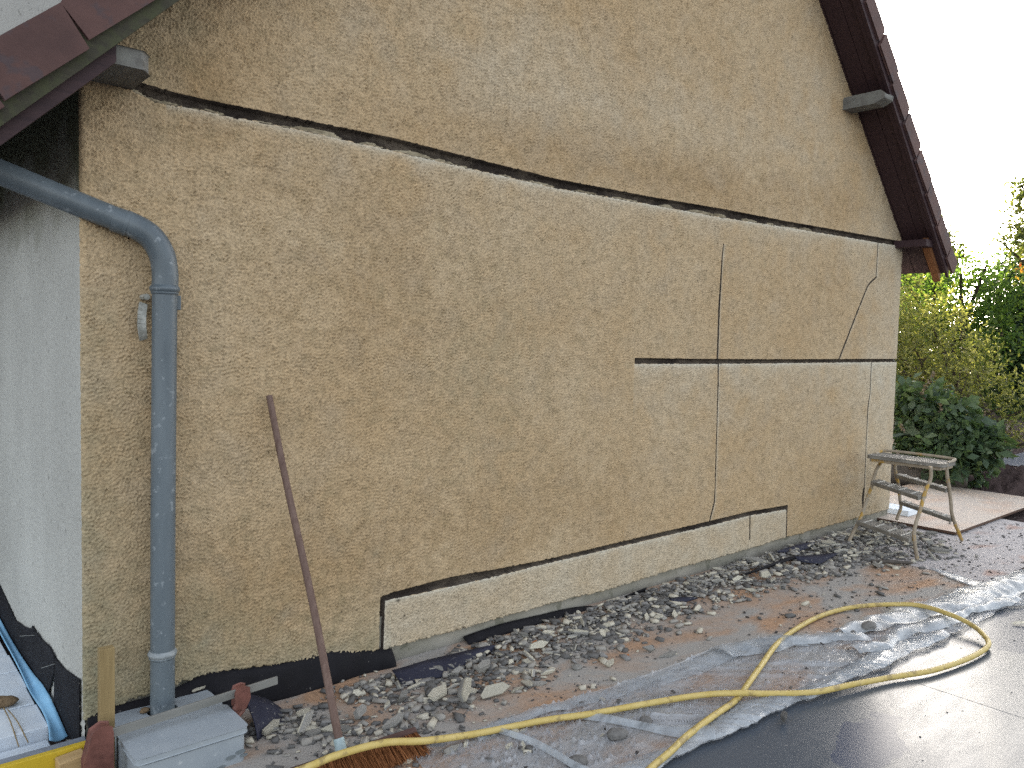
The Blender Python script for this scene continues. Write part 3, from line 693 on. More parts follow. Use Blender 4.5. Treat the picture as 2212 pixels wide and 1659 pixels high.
# clod with tie wires on the boards
ts = empty('tie_wire_clod', (-.2, .75, .02), 'brown mud clod with two rusty tie wires lying on the white boards', 'wire tie')
c0 = P(*zl5(15, 1135), 2, .02)
def lump(c, r, seed, sub=3):
    import bmesh
    b = bmesh.new(); bmesh.ops.create_icosphere(b, subdivisions=sub, radius=1); rg = np.random.default_rng(seed)
    dirs = rg.standard_normal((9, 3)); dirs /= np.linalg.norm(dirs, axis=1)[:, None]; am = rg.uniform(-.35, .3, 9)
    v = []
    for q in b.verts:
        d = np.array(q.co); k = 1+sum(a*max(0, d@u)**4 for a, u in zip(am, dirs))+rg.uniform(-.05, .05); v.append(np.array(c)+d*k*np.array(r))
    f = [tuple(x.index for x in q.verts) for q in b.faces]; b.free(); return v, f
v, f = lump(c0, (.05, .035, .022), 4); mesh('clod', v, f, M_CLOD, ts)
for a, b in (((30, 1180), (150, 1490)), ((60, 1190), (225, 1455))):
    p = P(*zl5(*a), 2, .012); q = P(*zl5(*b), 2, -.02); MB().tube(catmull([p, (p+q)/2+np.array([0, 0, .015]), q], 5), .0022, 6).build('wire', M_ROD, ts, True)

# ---------------------------------------------------------------- membranes along the gable
def ribbon(name, top, bot, m, th=.004, n=6, bow=.0, sub=6, seed=1):
    T = catmull(top, sub); Bt = catmull(bot, sub); k = min(len(T), len(Bt)); rg = np.random.default_rng(seed); v = []; f = []
    ph = rg.uniform(0, 6, 4)
    for i in range(k):
        for t in np.linspace(0, 1, n):
            p = T[i]*(1-t)+Bt[i]*t
            wv = .35*math.sin(i*.7+ph[0])+.35*math.sin(i*.31+ph[1]+t*2)
            v.append(p+np.array([0, -bow*math.sin(math.pi*min(1, t*1.0))*(1+wv), bow*.3*math.sin(math.pi*t)*wv]))
    for i in range(k-1):
        for j_ in range(n-1): f.append((i*n+j_, (i+1)*n+j_, (i+1)*n+j_+1, i*n+j_+1))
    o = mesh(name, v, f, m, None, None, True); s_ = o.modifiers.new('t', 'SOLIDIFY'); s_.thickness = th; s_.offset = 0; return o
G = lambda q, z=0.: P(*q, 2, z)
WY = lambda q, y: P(*q, 1, y)
top = [(.012, .0, .125)]+[WY(zr2(*p), .004) for p in ((700, 1180), (870, 1125), (1130, 1052), (1350, 980), (1540, 885), (1650, 852), (1900, 828), (2212, 780))]+[WY(z3(*p), .004) for p in ((540, 705), (800, 695), (1040, 680))]
bot = [np.array([p[0]-(.0 if i else 0), -.045, -.02]) for i, p in enumerate(top)]
for i in range(len(bot)): bot[i][1] = -.02-.03*math.sin(i*1.3)**2
tag(ribbon('plinth_membrane', top, bot, M_MEMB, .004, 6, .012, 6, 3), 'long black membrane covering the wall foot between the corner and the pale cut panel', 'membrane')
top = [WY(z3(*p), .008) for p in ((1590, 592), (1640, 572), (1900, 487), (2212, 415))]+[WY(z4(*p), .006) for p in ((550, 400), (700, 368), (900, 345), (1080, 318), (1230, 292))]
bot = [np.array([p[0]+.0, -.045, .0]) for p in top]; bot[-1][2] = .035; bot[-2][2] = .02
tag(ribbon('plinth_membrane', top, bot, M_MEMB, .004, 5, .008, 5, 5), 'narrow black membrane strip hugging the grey plinth under the pale cut panel', 'membrane')
top = [G(z3(*p), .045) for p in ((1045, 848), (1180, 810), (1310, 770), (1520, 720), (1740, 668), (1840, 650))]
bot = [G(z3(*p), .006) for p in ((1130, 975), (1230, 945), (1330, 915), (1500, 885), (1600, 820), (1850, 690))]
tag(ribbon('membrane_flap', top, bot, M_MEMB2, .004, 5, .004, 5, 6), 'blue black membrane flap folded down onto the rubble', 'membrane')
zz_ = Z(0, 1280, 1280/2212)
top = [WY(zz_(*p), -.13) for p in ((1050, 790), (1100, 793), (1160, 812), (1210, 845), (1245, 872))]
bot = [G(zz_(*p), .004) for p in ((1112, 990), (1135, 968), (1165, 948), (1200, 926), (1228, 902))]
tag(ribbon('membrane_offcut', top, bot, M_MEMB2, .004, 6, .02, 5, 8), 'bent black membrane offcut standing between the drain box and the broom', 'membrane')
fl = [((310, 1470), (430, 1430), (560, 1400), (640, 1400)), ((330, 1490), (450, 1480), (570, 1440), (650, 1415))]
tag(ribbon('membrane_scrap', [G(z5c(*p), .06) for p in fl[0]], [G(z5c(*p), .03) for p in fl[1]], M_MEMB2, .004, 4, .004, 4, 9), 'crumpled black membrane scrap on the rubble right under the small stepped cut', 'membrane')
fl = [((450, 1510), (560, 1500), (680, 1490), (790, 1480)), ((470, 1545), (570, 1560), (660, 1560), (700, 1530))]
tag(ribbon('membrane_scrap', [G(z5c(*p), .06) for p in fl[0]], [G(z5c(*p), .025) for p in fl[1]], M_MEMB2, .004, 4, .01, 4, 10), 'torn black membrane scrap on the rubble left of the step stool', 'membrane')
fl = [((60, 1640), (200, 1590), (330, 1540), (480, 1495)), ((60, 1655), (200, 1610), (340, 1562), (490, 1512))]
tag(ribbon('membrane_scrap', [G(z5c(*p), .05) for p in fl[0]], [G(z5c(*p), .03) for p in fl[1]], M_MEMB, .006, 4, .01, 4, 11), 'thin black membrane strip snaking over the rubble left of the step stool', 'membrane')
fl = [((1450, 300), (1520, 285), (1600, 285), (1665, 285)), ((1490, 330), (1540, 330), (1600, 318), (1670, 295))]
tag(ribbon('membrane_scrap', [G(z4(*p), .03) for p in fl[0]], [G(z4(*p), .01) for p in fl[1]], M_MEMB2, .005, 4, .01, 4, 12), 'small dark membrane scrap in the middle of the rubble', 'membrane')
p, q = G(z5c(1040, 1550), .02), G(z5c(1345, 1560), .015)
tag(MB().tube([p, (p+q)/2+np.array([0, 0, .006]), q], [.013, .015, .011], 8).build('dark_rod', M_LOG, None, True), 'dark stick lying on the dusty panel in front of the step stool', 'stick')

# ---------------------------------------------------------------- plastic sheet
ps = empty('plastic_sheet', (3.2, -1.2, 0), 'wet translucent plastic sheet creased along the dark floor edge', 'plastic sheet')
TE = np.array([(.2, -.9), (.93, -.80), (1.02, -.785), (1.425, -.80), (1.834, -.843), (2.328, -.891), (2.776, -.869), (3.142, -.967), (3.22, -1.03), (3.5, -1.17), (3.87, -1.17), (4.54, -1.268), (5.81, -1.408), (7.2, -1.5)])
BE = np.array([(.2, -1.50), (1.0, -1.45), (1.636, -1.428), (2.05, -1.445), (2.6, -1.485), (3.15, -1.528), (4.0, -1.575), (4.82, -1.605), (4.94, -1.66), (5.8, -1.72), (7.2, -1.78)])
nP = fft_noise(900, 200, .01, .05, .5, 21, 1.0, .55); nQ = fft_noise(900, 200, .01, .014, .07, 22, 1.0, .6); nR = fft_noise(900, 200, .01, .012, .05, 23)
def ridge(n): return 1-np.minimum(1, np.abs(n)*1.6)
def film_h(x, y):
    u = x*.8+y*.9; v_ = -x*.5+y*.9
    a = samp(nP, .01, np.abs(u)+.3, np.abs(v_)); b = samp(nQ, .01, np.abs(x), np.abs(y)+.02)
    return .005+.022*ridge(a)**5+.004*ridge(b)**4
def film(name, x0, x1, top_f, bot_f, nx, ny, hf, m):
    xx = np.linspace(x0, x1, nx); v = np.zeros((nx, ny, 3)); T = np.linspace(0, 1, ny)
    for i, x in enumerate(xx):
        yt, yb = top_f(x), bot_f(x); y = yt+(yb-yt)*T
        X_ = np.full(ny, x)+.02*np.sin(y*9+x*2); v[i, :, 0] = X_; v[i, :, 1] = y; v[i, :, 2] = hf(X_, y, T)
    idx = np.arange(nx*ny).reshape(nx, ny)
    F = np.stack([idx[:-1, :-1], idx[:-1, 1:], idx[1:, 1:], idx[1:, :-1]], -1).reshape(-1, 4)
    return mesh(name, v.reshape(-1, 3), F, m, ps, None, True)
wob = lambda x, k, a: a*math.sin(x*k)+a*.6*math.sin(x*k*2.7+1)
te = lambda x: float(np.interp(x, TE[:, 0], TE[:, 1]))+wob(x, 9, .006)
be = lambda x: float(np.interp(x, BE[:, 0], BE[:, 1]))+wob(x, 11, .008)
film('film', .93, 7.2, te, be, 700, 90, lambda x, y, t: film_h(x, y)+.012*np.exp(-t/.03), M_PLAS)
# rolled upper hem: a raised double fold
nL = fft_noise(900, 200, .01, .12, .6, 24)
def hem(x, y, t): return .008+.020*np.sin(np.pi*np.clip(t, 0, 1)**.7)*(.75+.25*np.sin(x*2.1))+.003*samp(nL, .01, np.abs(x), np.abs(y))
film('folded_hem', 1.2, 3.2, lambda x: te(x)+.012, lambda x: te(x)-.07-.012*math.sin(x*3)-.05*max(0, x-1.5), 260, 22, hem, M_PLAS2)
film('folded_hem', 2.72, 3.55, lambda x: te(x)+.006, lambda x: te(x)-.16-.03*math.sin(x*9), 120, 26, lambda x, y, t: .016+.022*np.sin(np.pi*t)+.004*samp(nL, .01, np.abs(x), np.abs(y)), M_PLAS2)
film('folded_flap', 3.48, 7.2, lambda x: te(x)+.02, lambda x: te(x)-.10-.17*min(1, max(0, (x-3.48)/1.2))-wob(x, 7, .015), 420, 40, lambda x, y, t: .02+.045*np.sin(np.pi*np.clip(t*1.1, 0, 1))*(.7+.3*np.sin(x*2.3+t*2.4))+.0035*samp(nL, .01, np.abs(x), np.abs(y)), M_PLAS3)
film('folded_flap', 3.3, 5.0, lambda x: te(x)-.20-wob(x, 6, .01), lambda x: te(x)-.30-.02*math.sin(x*8), 240, 20, lambda x, y, t: .018+.024*np.sin(np.pi*t)+.005*samp(nL, .01, np.abs(x), np.abs(y)), M_PLAS3)
film('folded_edge', 1.0, 4.0, lambda x: be(x)+.10+.03*math.sin(x*6), lambda x: be(x)-.004, 320, 18, lambda x, y, t: .012+.012*np.sin(np.pi*t)+.4*film_h(x, y), M_PLAS2)
for (a, b, wd) in (((1.32, -.87), (1.44, -1.5), .06), ((1.62, -.93), (2.0, -1.42), .10)):
    n = 50; v = []; f = []
    for i in range(n):
        t = i/(n-1); c = np.array(a)*(1-t)+np.array(b)*t; d = np.array(b)-np.array(a); d /= np.linalg.norm(d); nn = np.array([-d[1], d[0]])
        w_ = wd*(.35+t)*(.8+.2*math.sin(t*9))
        for k in range(8):
            q = c+nn*w_*(k/7-.5)+nn*.02*math.sin(t*7); v.append((q[0], q[1], .014+.02*math.sin(math.pi*k/7)))
    for i in range(n-1):
        for k in range(7): f.append((i*8+k, i*8+k+1, i*8+9+k, i*8+8+k))
    mesh('crease_fold', v, f, M_PLAS2, ps, None, True)
st_ = [G(z5(*p), .02) for p in ((1490, 55), (1600, 85), (1750, 130), (1900, 170), (2000, 195))]; sb_ = [G(z5(*p), .008) for p in ((1500, 70), (1600, 120), (1740, 175), (1860, 215), (1960, 215))]
o = ribbon('plastic_strip', st_, sb_, M_PLAS2, .002, 6, .0, 6, 2); tag(o, 'narrow crumpled plastic strip on the pale panel behind the main sheet', 'plastic strip')

# ---------------------------------------------------------------- hose
hz = .020
pts = [(z3(-150, 1790), .05), (z3(380, 1598), .095), (z3(620, 1500), .105), (z3(980, 1405), .10), (z3(1300, 1388), .07), (z3(1700, 1332), .028), (z3(2212, 1232), .026)]
pts += [(z4(860, 1180), .03), (z4(1300, 1100), .03), (z4(1700, 1037), .034), (z4(1960, 1022), .05), (z4(2212, 1026), .036)]
pts += [(z5(600, 1015), .028), (z5(900, 955), .02), (z5(1200, 900), .012), (z5(1500, 850), .012), (z5(1750, 770), .012), (z5(1890, 700), .014), (z5(1940, 645), .02), (z5(1905, 580), .028), (z5(1800, 492), .045), (z5(1620, 410), .06), (z5(1400, 348), .05), (z5(1150, 342), .03), (z5(900, 362), .02), (z5(700, 411), .016), (z5(540, 482), .016), (z5(400, 572), .02), (z5(300, 660), .03), (z5(200, 800), .032), (z5(100, 940), .026), (z5(0, 1075), .022)]
pts += [(z4(1800, 1192), .03), (z4(1600, 1342), .032), (z4(1450, 1482), .03), (z4(1310, 1600), .024), (z4(1130, 1780), .01)]
hp = catmull([P(*q, 2, z) for q, z in pts], 9)
tag(MB().tube(hp, .0135, 14).build('hose', M_HOSE, None, True), 'yellow garden hose looping over the plastic sheet and the dark floor', 'hose')

# ---------------------------------------------------------------- broom
br = empty('broom', (.72, -.66, 0), 'broom with brown bristles and a long dark handle leaning on the wall', 'broom')
h0 = np.array(P(735, 1612, 1, -.63)); h1 = np.array([.709, -.028, 1.334])
hp = [h0+(h1-h0)*t+np.array([.006*math.sin(t*5), 0, 0])*t*(1-t)*4 for t in np.linspace(0, 1, 14)]
MB().tube(hp, [.0155-.002*t for t in np.linspace(0, 1, 14)], 12).build('handle', M_HANDLE, br, True)
d = (h1-h0)/np.linalg.norm(h1-h0)
MB().tube([h0-d*.035, h0-d*.02, h0+d*.03], [.024, .022, .020], 14).build('socket', M_SOCK, br, True)
e1 = G(z3(1215, 1345), .055); c0 = G(z3(680, 1530), .05); ax = (e1-c0); ax[2] = 0; hl = np.linalg.norm(ax); ax /= hl
e0 = c0-ax*hl*.95
wv = np.array([ax[1], -ax[0], 0]); wv = wv if wv[1] < 0 else -wv
dn = (wv*.75+np.array([0, 0, -.66])); dn /= np.linalg.norm(dn)          # bristles point forward and down
sdv = np.cross(ax, dn)
hd = MB(); cc = []
for dd in (-.012, .012):
    for (pp, sg) in ((e0, -1), (e1, -1), (e1, 1), (e0, 1)): cc.append(pp+np.array([0, 0, .012])+sdv*sg*.028+dn*dd)
hd.hexa(cc); hd.build('brush_block', M_HEAD, br, bevel=.006)
v = []; f = []
for i in range(5200):
    t = RNG.random(); s_ = RNG.uniform(-.026, .026); p = e0*(1-t)+e1*t+np.array([0, 0, .012])+sdv*s_+dn*.010
    spl = (t-.5)*.35; dd = dn+ax*(spl+RNG.normal(0, .09))+sdv*(s_*5+RNG.normal(0, .09)); dd /= np.linalg.norm(dd)
    ln = RNG.uniform(.075, .10); q = p+dd*ln
    if q[2] < .006: q[2] = .006+RNG.random()*.01
    sd_ = np.cross(dd, RNG.standard_normal(3)); sd_ /= np.linalg.norm(sd_); k = len(v)
    v += [p-sd_*.0011, p+sd_*.0011, q+sd_*.0007, q-sd_*.0007]; f.append((k, k+1, k+2, k+3))
mesh('bristles', np.array(v), np.array(f), M_BRIST, br)

# ---------------------------------------------------------------- step stool
ld = empty('step_stool', (6.0, -.48, 0), 'old two sided step stool with flaking yellow legs at the far end of the wall', 'step stool')
def leg(px, y, name='leg'):
    pp = [P(*z4d(*p), 1, y) for p in px]; pp = [np.array([p[0], y, max(.0, p[2])]) for p in pp]
    MB().tube(catmull(pp, 5), .0138, 10).build(name, M_LADDER, ld, True); return pp
YF, YN = -.235, -.79
L1 = leg([(540, 245), (470, 350), (425, 470), (400, 580), (340, 740), (290, 900), (240, 1020), (110, 1275)], YF)
L2 = leg([(1140, 335), (1140, 480), (1090, 600), (1060, 690), (1010, 870), (935, 1130), (940, 1300), (972, 1500)], YN)
L3 = leg([(690, 280), (705, 440), (735, 560), (755, 760), (765, 850), (712, 1000)], -.20)
L4 = leg([(1335, 300), (1350, 470), (1375, 620), (1395, 800), (1415, 960), (1530, 1262)], YN)
def tread(fa, fb, za, depth, sgn, front=True):
    # fa, fb: leg polylines; tread board between them at height za
    def at(pl, z):
        pl = sorted(pl, key=lambda p: p[2]); return np.array([np.interp(z, [p[2] for p in pl], [p[0] for p in pl]), pl[0][1], z])
    a, b = at(fa, za), at(fb, za); a[1] -= .012; b[1] += .012
    m_ = MB(); x0, x1 = (-depth*.45, depth*.55)
    c = [a+np.array([x0, 0, -.016]), b+np.array([x0, 0, -.016]), b+np.array([x1, 0, -.016]), a+np.array([x1, 0, -.016])]
    m_.hexa(c+[p+np.array([0, 0, .032]) for p in c]); t = m_.build('tread', M_TREAD, ld, bevel=.005)
    for k in range(4):
        u = (k+.6)/4.2; p = a*(1-u)+b*u; m2 = MB(); m2.box((p[0]+x0+.008, p[1]-.006, za+.0165), (p[0]+x1-.008, p[1]+.006, za+.0215)); m2.build('grip_strip', M_STRIP, t)
tread(L1, L2, .475, .16, 1); tread(L1, L2, .17, .17, 1)
tread(L3, L4, .475, .10, 1); tread(L3, L4, .22, .10, 1)
tz = .70; m_ = MB()
tp = [P(*z4d(*p), 2, tz) for p in ((420, 178), (1205, 312), (1348, 278), (1290, 236), (700, 152))]
cx0 = (tp[0]+tp[1])/2
xa, xb = min(tp[0][0], tp[1][0])-.0, max(p[0] for p in tp); 
m_.prism(rrect(5.86, -.80, 6.14, -.20, .03), 2, tz-.022, tz+.004); m_.build('top_platform', M_TREAD, ld, bevel=.005)
m_ = MB(); m_.box((5.88, -.78, tz-.052), (5.905, -.22, tz-.022)); m_.box((6.095, -.78, tz-.052), (6.12, -.22, tz-.022)); m_.box((5.9, -.79, tz-.048), (6.1, -.77, tz-.022)); m_.build('frame_rail', M_LADDER, ld, bevel=.004)
hr = catmull([(6.0, -.785, tz+.0), (6.10, -.79, tz+.012), (6.145, -.76, tz+.022), (6.15, -.5, tz+.026), (6.145, -.24, tz+.022), (6.10, -.21, tz+.012), (6.0, -.215, tz+.0)], 6)
MB().tube(hr, .012, 8).build('rim_rail', M_LADDER, ld, True)

# ---------------------------------------------------------------- white block beyond
mb = MB(); mb.box((6.90, -.14, .032), (7.14, .15, .085)); tag(mb.build('foam_block', M_FOAM, bevel=.004), 'small white block lying on the strand board behind the step stool', 'foam block')

# ---------------------------------------------------------------- rubble
def fragment(rg, lx, ly, th, cream):
    n = rg.integers(4, 7); a = np.sort(rg.uniform(0, 2*math.pi, n)+0); a = np.linspace(0, 2*math.pi, n, endpoint=False)+rg.uniform(-.3, .3, n)
    r = rg.uniform(.72, 1.08, n); p = np.stack([np.cos(a)*r*lx/2, np.sin(a)*r*ly/2], -1)
    lay = [-th/2, -th*.1, th*.5-cream, th*.5]; v = []
    ti = rg.uniform(-.12, .12, 2)
    for j_, z in enumerate(lay):
        k = 1+rg.uniform(-.05, .05, n); k = k*(.93 if j_ == 0 else 1)
        for i in range(n): v.append((p[i, 0]*k[i], p[i, 1]*k[i], z+(rg.uniform(-.1, .1)*th if j_ == 0 else 0)))
    f = [tuple(range(n-1, -1, -1))]; m = [0]
    for j_ in range(3):
        for i in range(n): f.append((j_*n+i, j_*n+(i+1) % n, (j_+1)*n+(i+1) % n, (j_+1)*n+i)); m.append(1 if j_ == 2 else 0)
    f.append(tuple(3*n+i for i in range(n))); m.append(1)
    return v, f, m
protos = []
for k in range(16):
    rg = np.random.default_rng(100+k); lx = rg.uniform(.8, 1.2); ly = rg.uniform(.38, .7); th = rg.uniform(.17, .28)
    v, f, m = fragment(rg, lx, ly, th, rg.uniform(.06, .10)); protos.append((v, f, m))
pme = []
for k, (v, f, m) in enumerate(protos):
    me = bpy.data.meshes.new('render_fragment'); me.from_pydata([tuple(map(float, q)) for q in v], [], f); me.materials.append(M_FGREY); me.materials.append(M_FCREAM)
    me.polygons.foreach_set('material_index', np.array(m, np.int32)); me.update(); pme.append(me)
def place(me, x, y, z, s, rot, label, group, cat='rubble', name='render_fragment'):
    o = bpy.data.objects.new(name, me); COL.objects.link(o); o.scale = s if hasattr(s, '__len__') else (s, s, s); o.rotation_euler = rot; o.location = (x, y, z)
    tag(o, label, cat, group); return o
LAB = 'broken grey and cream render fragment lying in the rubble along the wall foot'
GRP = 'render fragments in the rubble along the wall'
heroes = []
def dens(x, y):
    # rubble band hugging the wall; wide near the step stool and at mid wall
    d = -y
    wdt = np.interp(x, [.55, .9, 1.3, 1.7, 2.2, 2.8, 3.4, 4.0, 4.6, 5.4, 6.0, 6.6], [.62, .72, .62, .55, .55, .46, .46, .48, .55, .68, .8, .5])
    near_ = np.interp(x, [.55, 1.2, 1.35, 1.6, 2.2, 2.8, 3.2], [.16, .10, .15, .12, .06, .04, .03])
    if d < near_ or d > wdt*1.25: return 0
    a = np.interp(d/wdt, [0, .35, .7, 1.0, 1.25], [.9, 1.0, .75, .25, .03])
    cl_ = .55+.5*math.sin(x*6.3+2*math.sin(y*5+x))*math.sin(y*9+x*3.1+1)+.35*math.sin(x*13.7+y*7)
    return a*min(1.0, max(.22, cl_+.3))*np.interp(x, [.55, .8, 1.3, 1.7, 2.5, 3.0, 3.6, 4.4, 5.2, 6.0, 6.5], [.55, .7, .8, 1, 1, .9, .75, .9, 1, .8, .2])
hm = np.zeros((80, 24))
def pile(x, y):
    d = -y; return .035*math.exp(-((d-.18)/.14)**2)*float(np.interp(x, [1.2, 1.8, 2.6, 3.4, 4.4, 5.4, 6.2], [.1, .7, .6, .7, 1.1, 1.2, .6]))
tot = 0; tries = 0
while tot < 252 and tries < 20000:
    tries += 1; x = .55+6.0*RNG.random()**.85; y = -RNG.random()*1.0
    if RNG.random() > dens(x, y): continue
    if .06 < x < .47 and y > -.45: continue
    s = float(np.clip(RNG.lognormal(math.log(.052), .32), .028, .11))*float(np.interp(x, [.6, 2, 4, 6], [.9, 1.0, 1.08, 1.1]))
    til = RNG.random(); rx = RNG.normal(0, .18) if til < .6 else RNG.uniform(-1.5, 1.5)
    if RNG.random() < .30: rx += math.pi
    kx = int(RNG.integers(0, 16)); el = RNG.uniform(1.0, 1.9)
    z = pile(x, y)*RNG.uniform(.5, 1.15)+s*(.13+.16*abs(math.sin(rx)))
    place(pme[kx], x, y, z, (s*el, s*RNG.uniform(.8, 1), s*RNG.uniform(.8, 1.1)), (rx, RNG.normal(0, .15), RNG.uniform(0, 6.28)), LAB, GRP); tot += 1
def hero(q, size, kind, yaw, label, z=0.0, flat=1.0, roll=0.0, elong=1.4, cat='rubble', grp=None, name='render_fragment'):
    p = G(q, z+.01); s = size/1.35
    me = pme[hash(label) % 16 if False else (len(label) % 16)]
    if kind in ('grey', 'terra', 'mud'):
        me = me.copy(); me.materials.clear(); mm = {'grey': M_FGREY, 'terra': M_TERRA, 'mud': M_MUDCLOD}[kind]; me.materials.append(mm); me.materials.append(mm)
    if kind == 'cream':
        me = me.copy(); me.materials.clear(); me.materials.append(M_FCREAM); me.materials.append(M_FCREAM)
    o = place(me, p[0], p[1], z+s*.15*flat+s*.2*abs(math.sin(roll)), (s*elong*.85, s*.85, s*flat), (roll, 0, yaw), label, grp, cat, name); return o
def clod(q, r, label, z=0., m=None, seed=1, name='mortar_clod', cat='clod'):
    p = G(q, z+r*.4); v, f = lump((0, 0, 0), (r, r*.75, r*.5), seed); o = mesh(name, v, f, m or M_MUDCLOD); o.location = (p[0], p[1], z+r*.32); return tag(o, label, cat)
hero(z3(360, 1172), .095, 'cream', .3, 'cream oval render flake in the rubble above the broom handle foot, left of the handle')
hero(z3(120, 1300), .115, 'cream', .5, 'long cream roughcast flake at the tip of the bent black membrane', roll=.3, elong=1.6)
hero(z3(800, 1205), .12, 'grey', .6, 'large smooth grey mortar chunk right of the broom handle', roll=.7, flat=1.4)
hero(z3(445, 1335), .095, 'grey', .1, 'rounded grey mortar chunk just left of the broom handle foot', flat=1.2)
hero(z3(565, 1315), .095, 'cream', -.3, 'cream edged render chunk touching the broom handle', roll=.5)
hero(z3(1060, 1255), .15, 'grey', .35, 'long dark mortar slab behind the broom head', elong=1.8)
hero(z3(1600, 1045), .19, 'both', .75, 'longest render slab with a cream edge below the folded membrane flap', roll=1.2, elong=1.9, z=.02)
hero(z3(1400, 1035), .16, 'cream', .5, 'flat cream render slab lying left of the longest slab', elong=1.7)
hero(z3(1740, 838), .15, 'grey', .5, 'dark mortar slab on the end of the folded membrane flap', roll=.3, z=.02)
hero(z3(1545, 868), .11, 'grey', .3, 'grey mortar slab on the lower edge of the folded membrane flap', roll=.5, z=.01)
hero(z3(2150, 945), .11, 'grey', -.6, 'flat dark mortar plate alone on the dusty panel below the rubble', flat=.6, elong=1.6)
hero(z3(2010, 992), .07, 'cream', .1, 'cream rectangular render piece left of the flat dark plate', elong=1.6)
hero(z3(1130, 1065), .11, 'grey', .6, 'grey wedge of mortar in front of the black membrane corner', roll=.4, flat=1.3)
hero(z3(1090, 985), .10, 'both', 1.2, 'upright render chunk with a cream face beside the black membrane corner', roll=1.2)
hero(z3(1500, 1462), .115, 'grey', .1, 'rectangular grey mortar slab lying on the plastic near the bristles', elong=1.7)
hero(z3(1610, 1415), .06, 'cream', .6, 'small cream render lump on the plastic behind the grey slab', flat=1.5)
hero(z3(1985, 1335), .085, 'cream', .6, 'cream render block on the plastic just below the hose', flat=1.3)
hero(z3(2050, 1310), .05, 'cream', .1, 'small cream render cube beside the cream block below the hose', flat=1.6)
hero(z3(2050, 1430), .065, 'cream', .9, 'cream render lump on the plastic at the bottom edge crease', flat=1.4)
hero(z3(1945, 1430), .06, 'cream', .4, 'cream and grey crumb pile piece left of the cream lump on the plastic', flat=1.4)
clod(z4(740, 1545), .042, 'dark mortar clod on the plastic at the bottom of the picture', seed=3)
clod(z4(1040, 1335), .045, 'flat mortar clod on the plastic in the middle of the sheet', seed=4)
clod(z4(1265, 1235), .038, 'mortar clod on the plastic below the long hose run', seed=5)
hero(z4(940, 1345), .04, 'cream', .2, 'tiny cream chip against the flat mortar clod on the plastic', flat=1.5)
hero(z4(1455, 720), .13, 'grey', -.1, 'flat grey mortar plate on the bare orange panel', flat=.5, elong=1.7)
hero(z4(1300, 692), .09, 'grey', -.9, 'grey mortar plate tilted beside the flat plate on the orange panel', roll=.7)
hero(z4(1665, 392), .115, 'both', .25, 'grey slab with a pale edge at the right end of the rubble band', roll=.9, elong=1.6)
hero(z4(1700, 252), .15, 'grey', .15, 'dark slate like plate in the upper rubble', flat=.5, elong=1.7)
hero(z4(430, 690), .14, 'both', .05, 'long dark block with a cream top edge in the mid rubble', roll=1.2, elong=1.7)
hero(z4(970, 508), .085, 'cream', .1, 'clean cream rectangular render tile in the mid rubble', roll=.3, elong=1.7)
clod(z4(748, 818), .028, 'round dark stone alone on the dusty panel', seed=9, m=M_FGREY, name='stone', cat='stone')
hero(z4(1000, 792), .11, 'cream', .35, 'long cream render strip on the dusty panel right of the round stone', elong=2.0)
hero(z4(1125, 730), .045, 'terra', .15, 'orange terracotta shard on the dusty panel', elong=1.7, cat='brick shard', name='terracotta_shard')
hero(z4(420, 622), .045, 'terra', .2, 'orange terracotta shard wedged in the mid rubble', z=.02, elong=1.7, cat='brick shard', name='terracotta_shard')
hero(z5(372, 1215), .085, 'mud', .4, 'grey concrete lump on the dark floor at the plastic edge', flat=1.9, name='concrete_lump')
hero(z5(480, 1040), .07, 'mud', -1.0, 'small grey chunk resting against the hose where it leaves the plastic', flat=1.2, z=.01)
clod(z5(1020, 505), .05, 'grey mud patch on the wet plastic inside the hose loop', seed=12, z=.02)
clod(z5(905, 552), .022, 'small grey clod on the wet plastic inside the hose loop', seed=13, z=.02)
hero(z5(1080, 50), .14, 'grey', .9, 'grey mortar chunks in front of the step stool foot', roll=.4)
hero(z4d(1130, 1180), .12, 'grey', -.6, 'dark tilted plate behind the near leg of the step stool', roll=.3, elong=1.7)
hero(z4d(1380, 1040), .05, 'grey', .4, 'small round chunk on the clean strand board by the stool leg', z=.03, flat=1.6)
hero(z4d(1175, 1370), .075, 'cream', -.9, 'pale render strip on the pale panel right of the near stool leg', elong=1.7)
hero(z4d(1720, 1455), .06, 'grey', .2, 'dark crumb heap on the pale panel near the right edge', flat=1.2)
hero(z4d(1730, 1205), .07, 'grey', -.2, 'flat dark chip in front of the clean strand board corner', flat=.6, elong=1.8)
o = clod(z6(718, 665), .024, 'small brown stone on the drain box against the downpipe', z=ZB, m=M_CLOD, seed=15, name='stone', cat='stone'); o.location = (.198, -.062, ZB+.004)
o = hero(z6(1340, 520), .065, 'cream', .3, 'cream render flake on the back corner of the drain box', elong=2.0); o.location = (.425, -.012, ZB+.008); 
# dry leaf on the wet floor
p = G(z5(2175, 492), -.004); lv = [(-.05, 0, .006), (-.02, .016, .012), (.03, .014, .016), (.055, 0, .01), (.03, -.016, .014), (-.02, -.015, .01)]
o = mesh('dry_leaf', lv, [(0, 1, 5), (1, 2, 4, 5), (2, 3, 4)], M_FCREAM); o.location = (p[0], p[1], -.008); o.rotation_euler = (0, 0, -.6); so_ = o.modifiers.new('t', 'SOLIDIFY'); so_.thickness = .002
tag(o, 'pale dry leaf lying on the wet dark floor at the right edge', 'leaf')

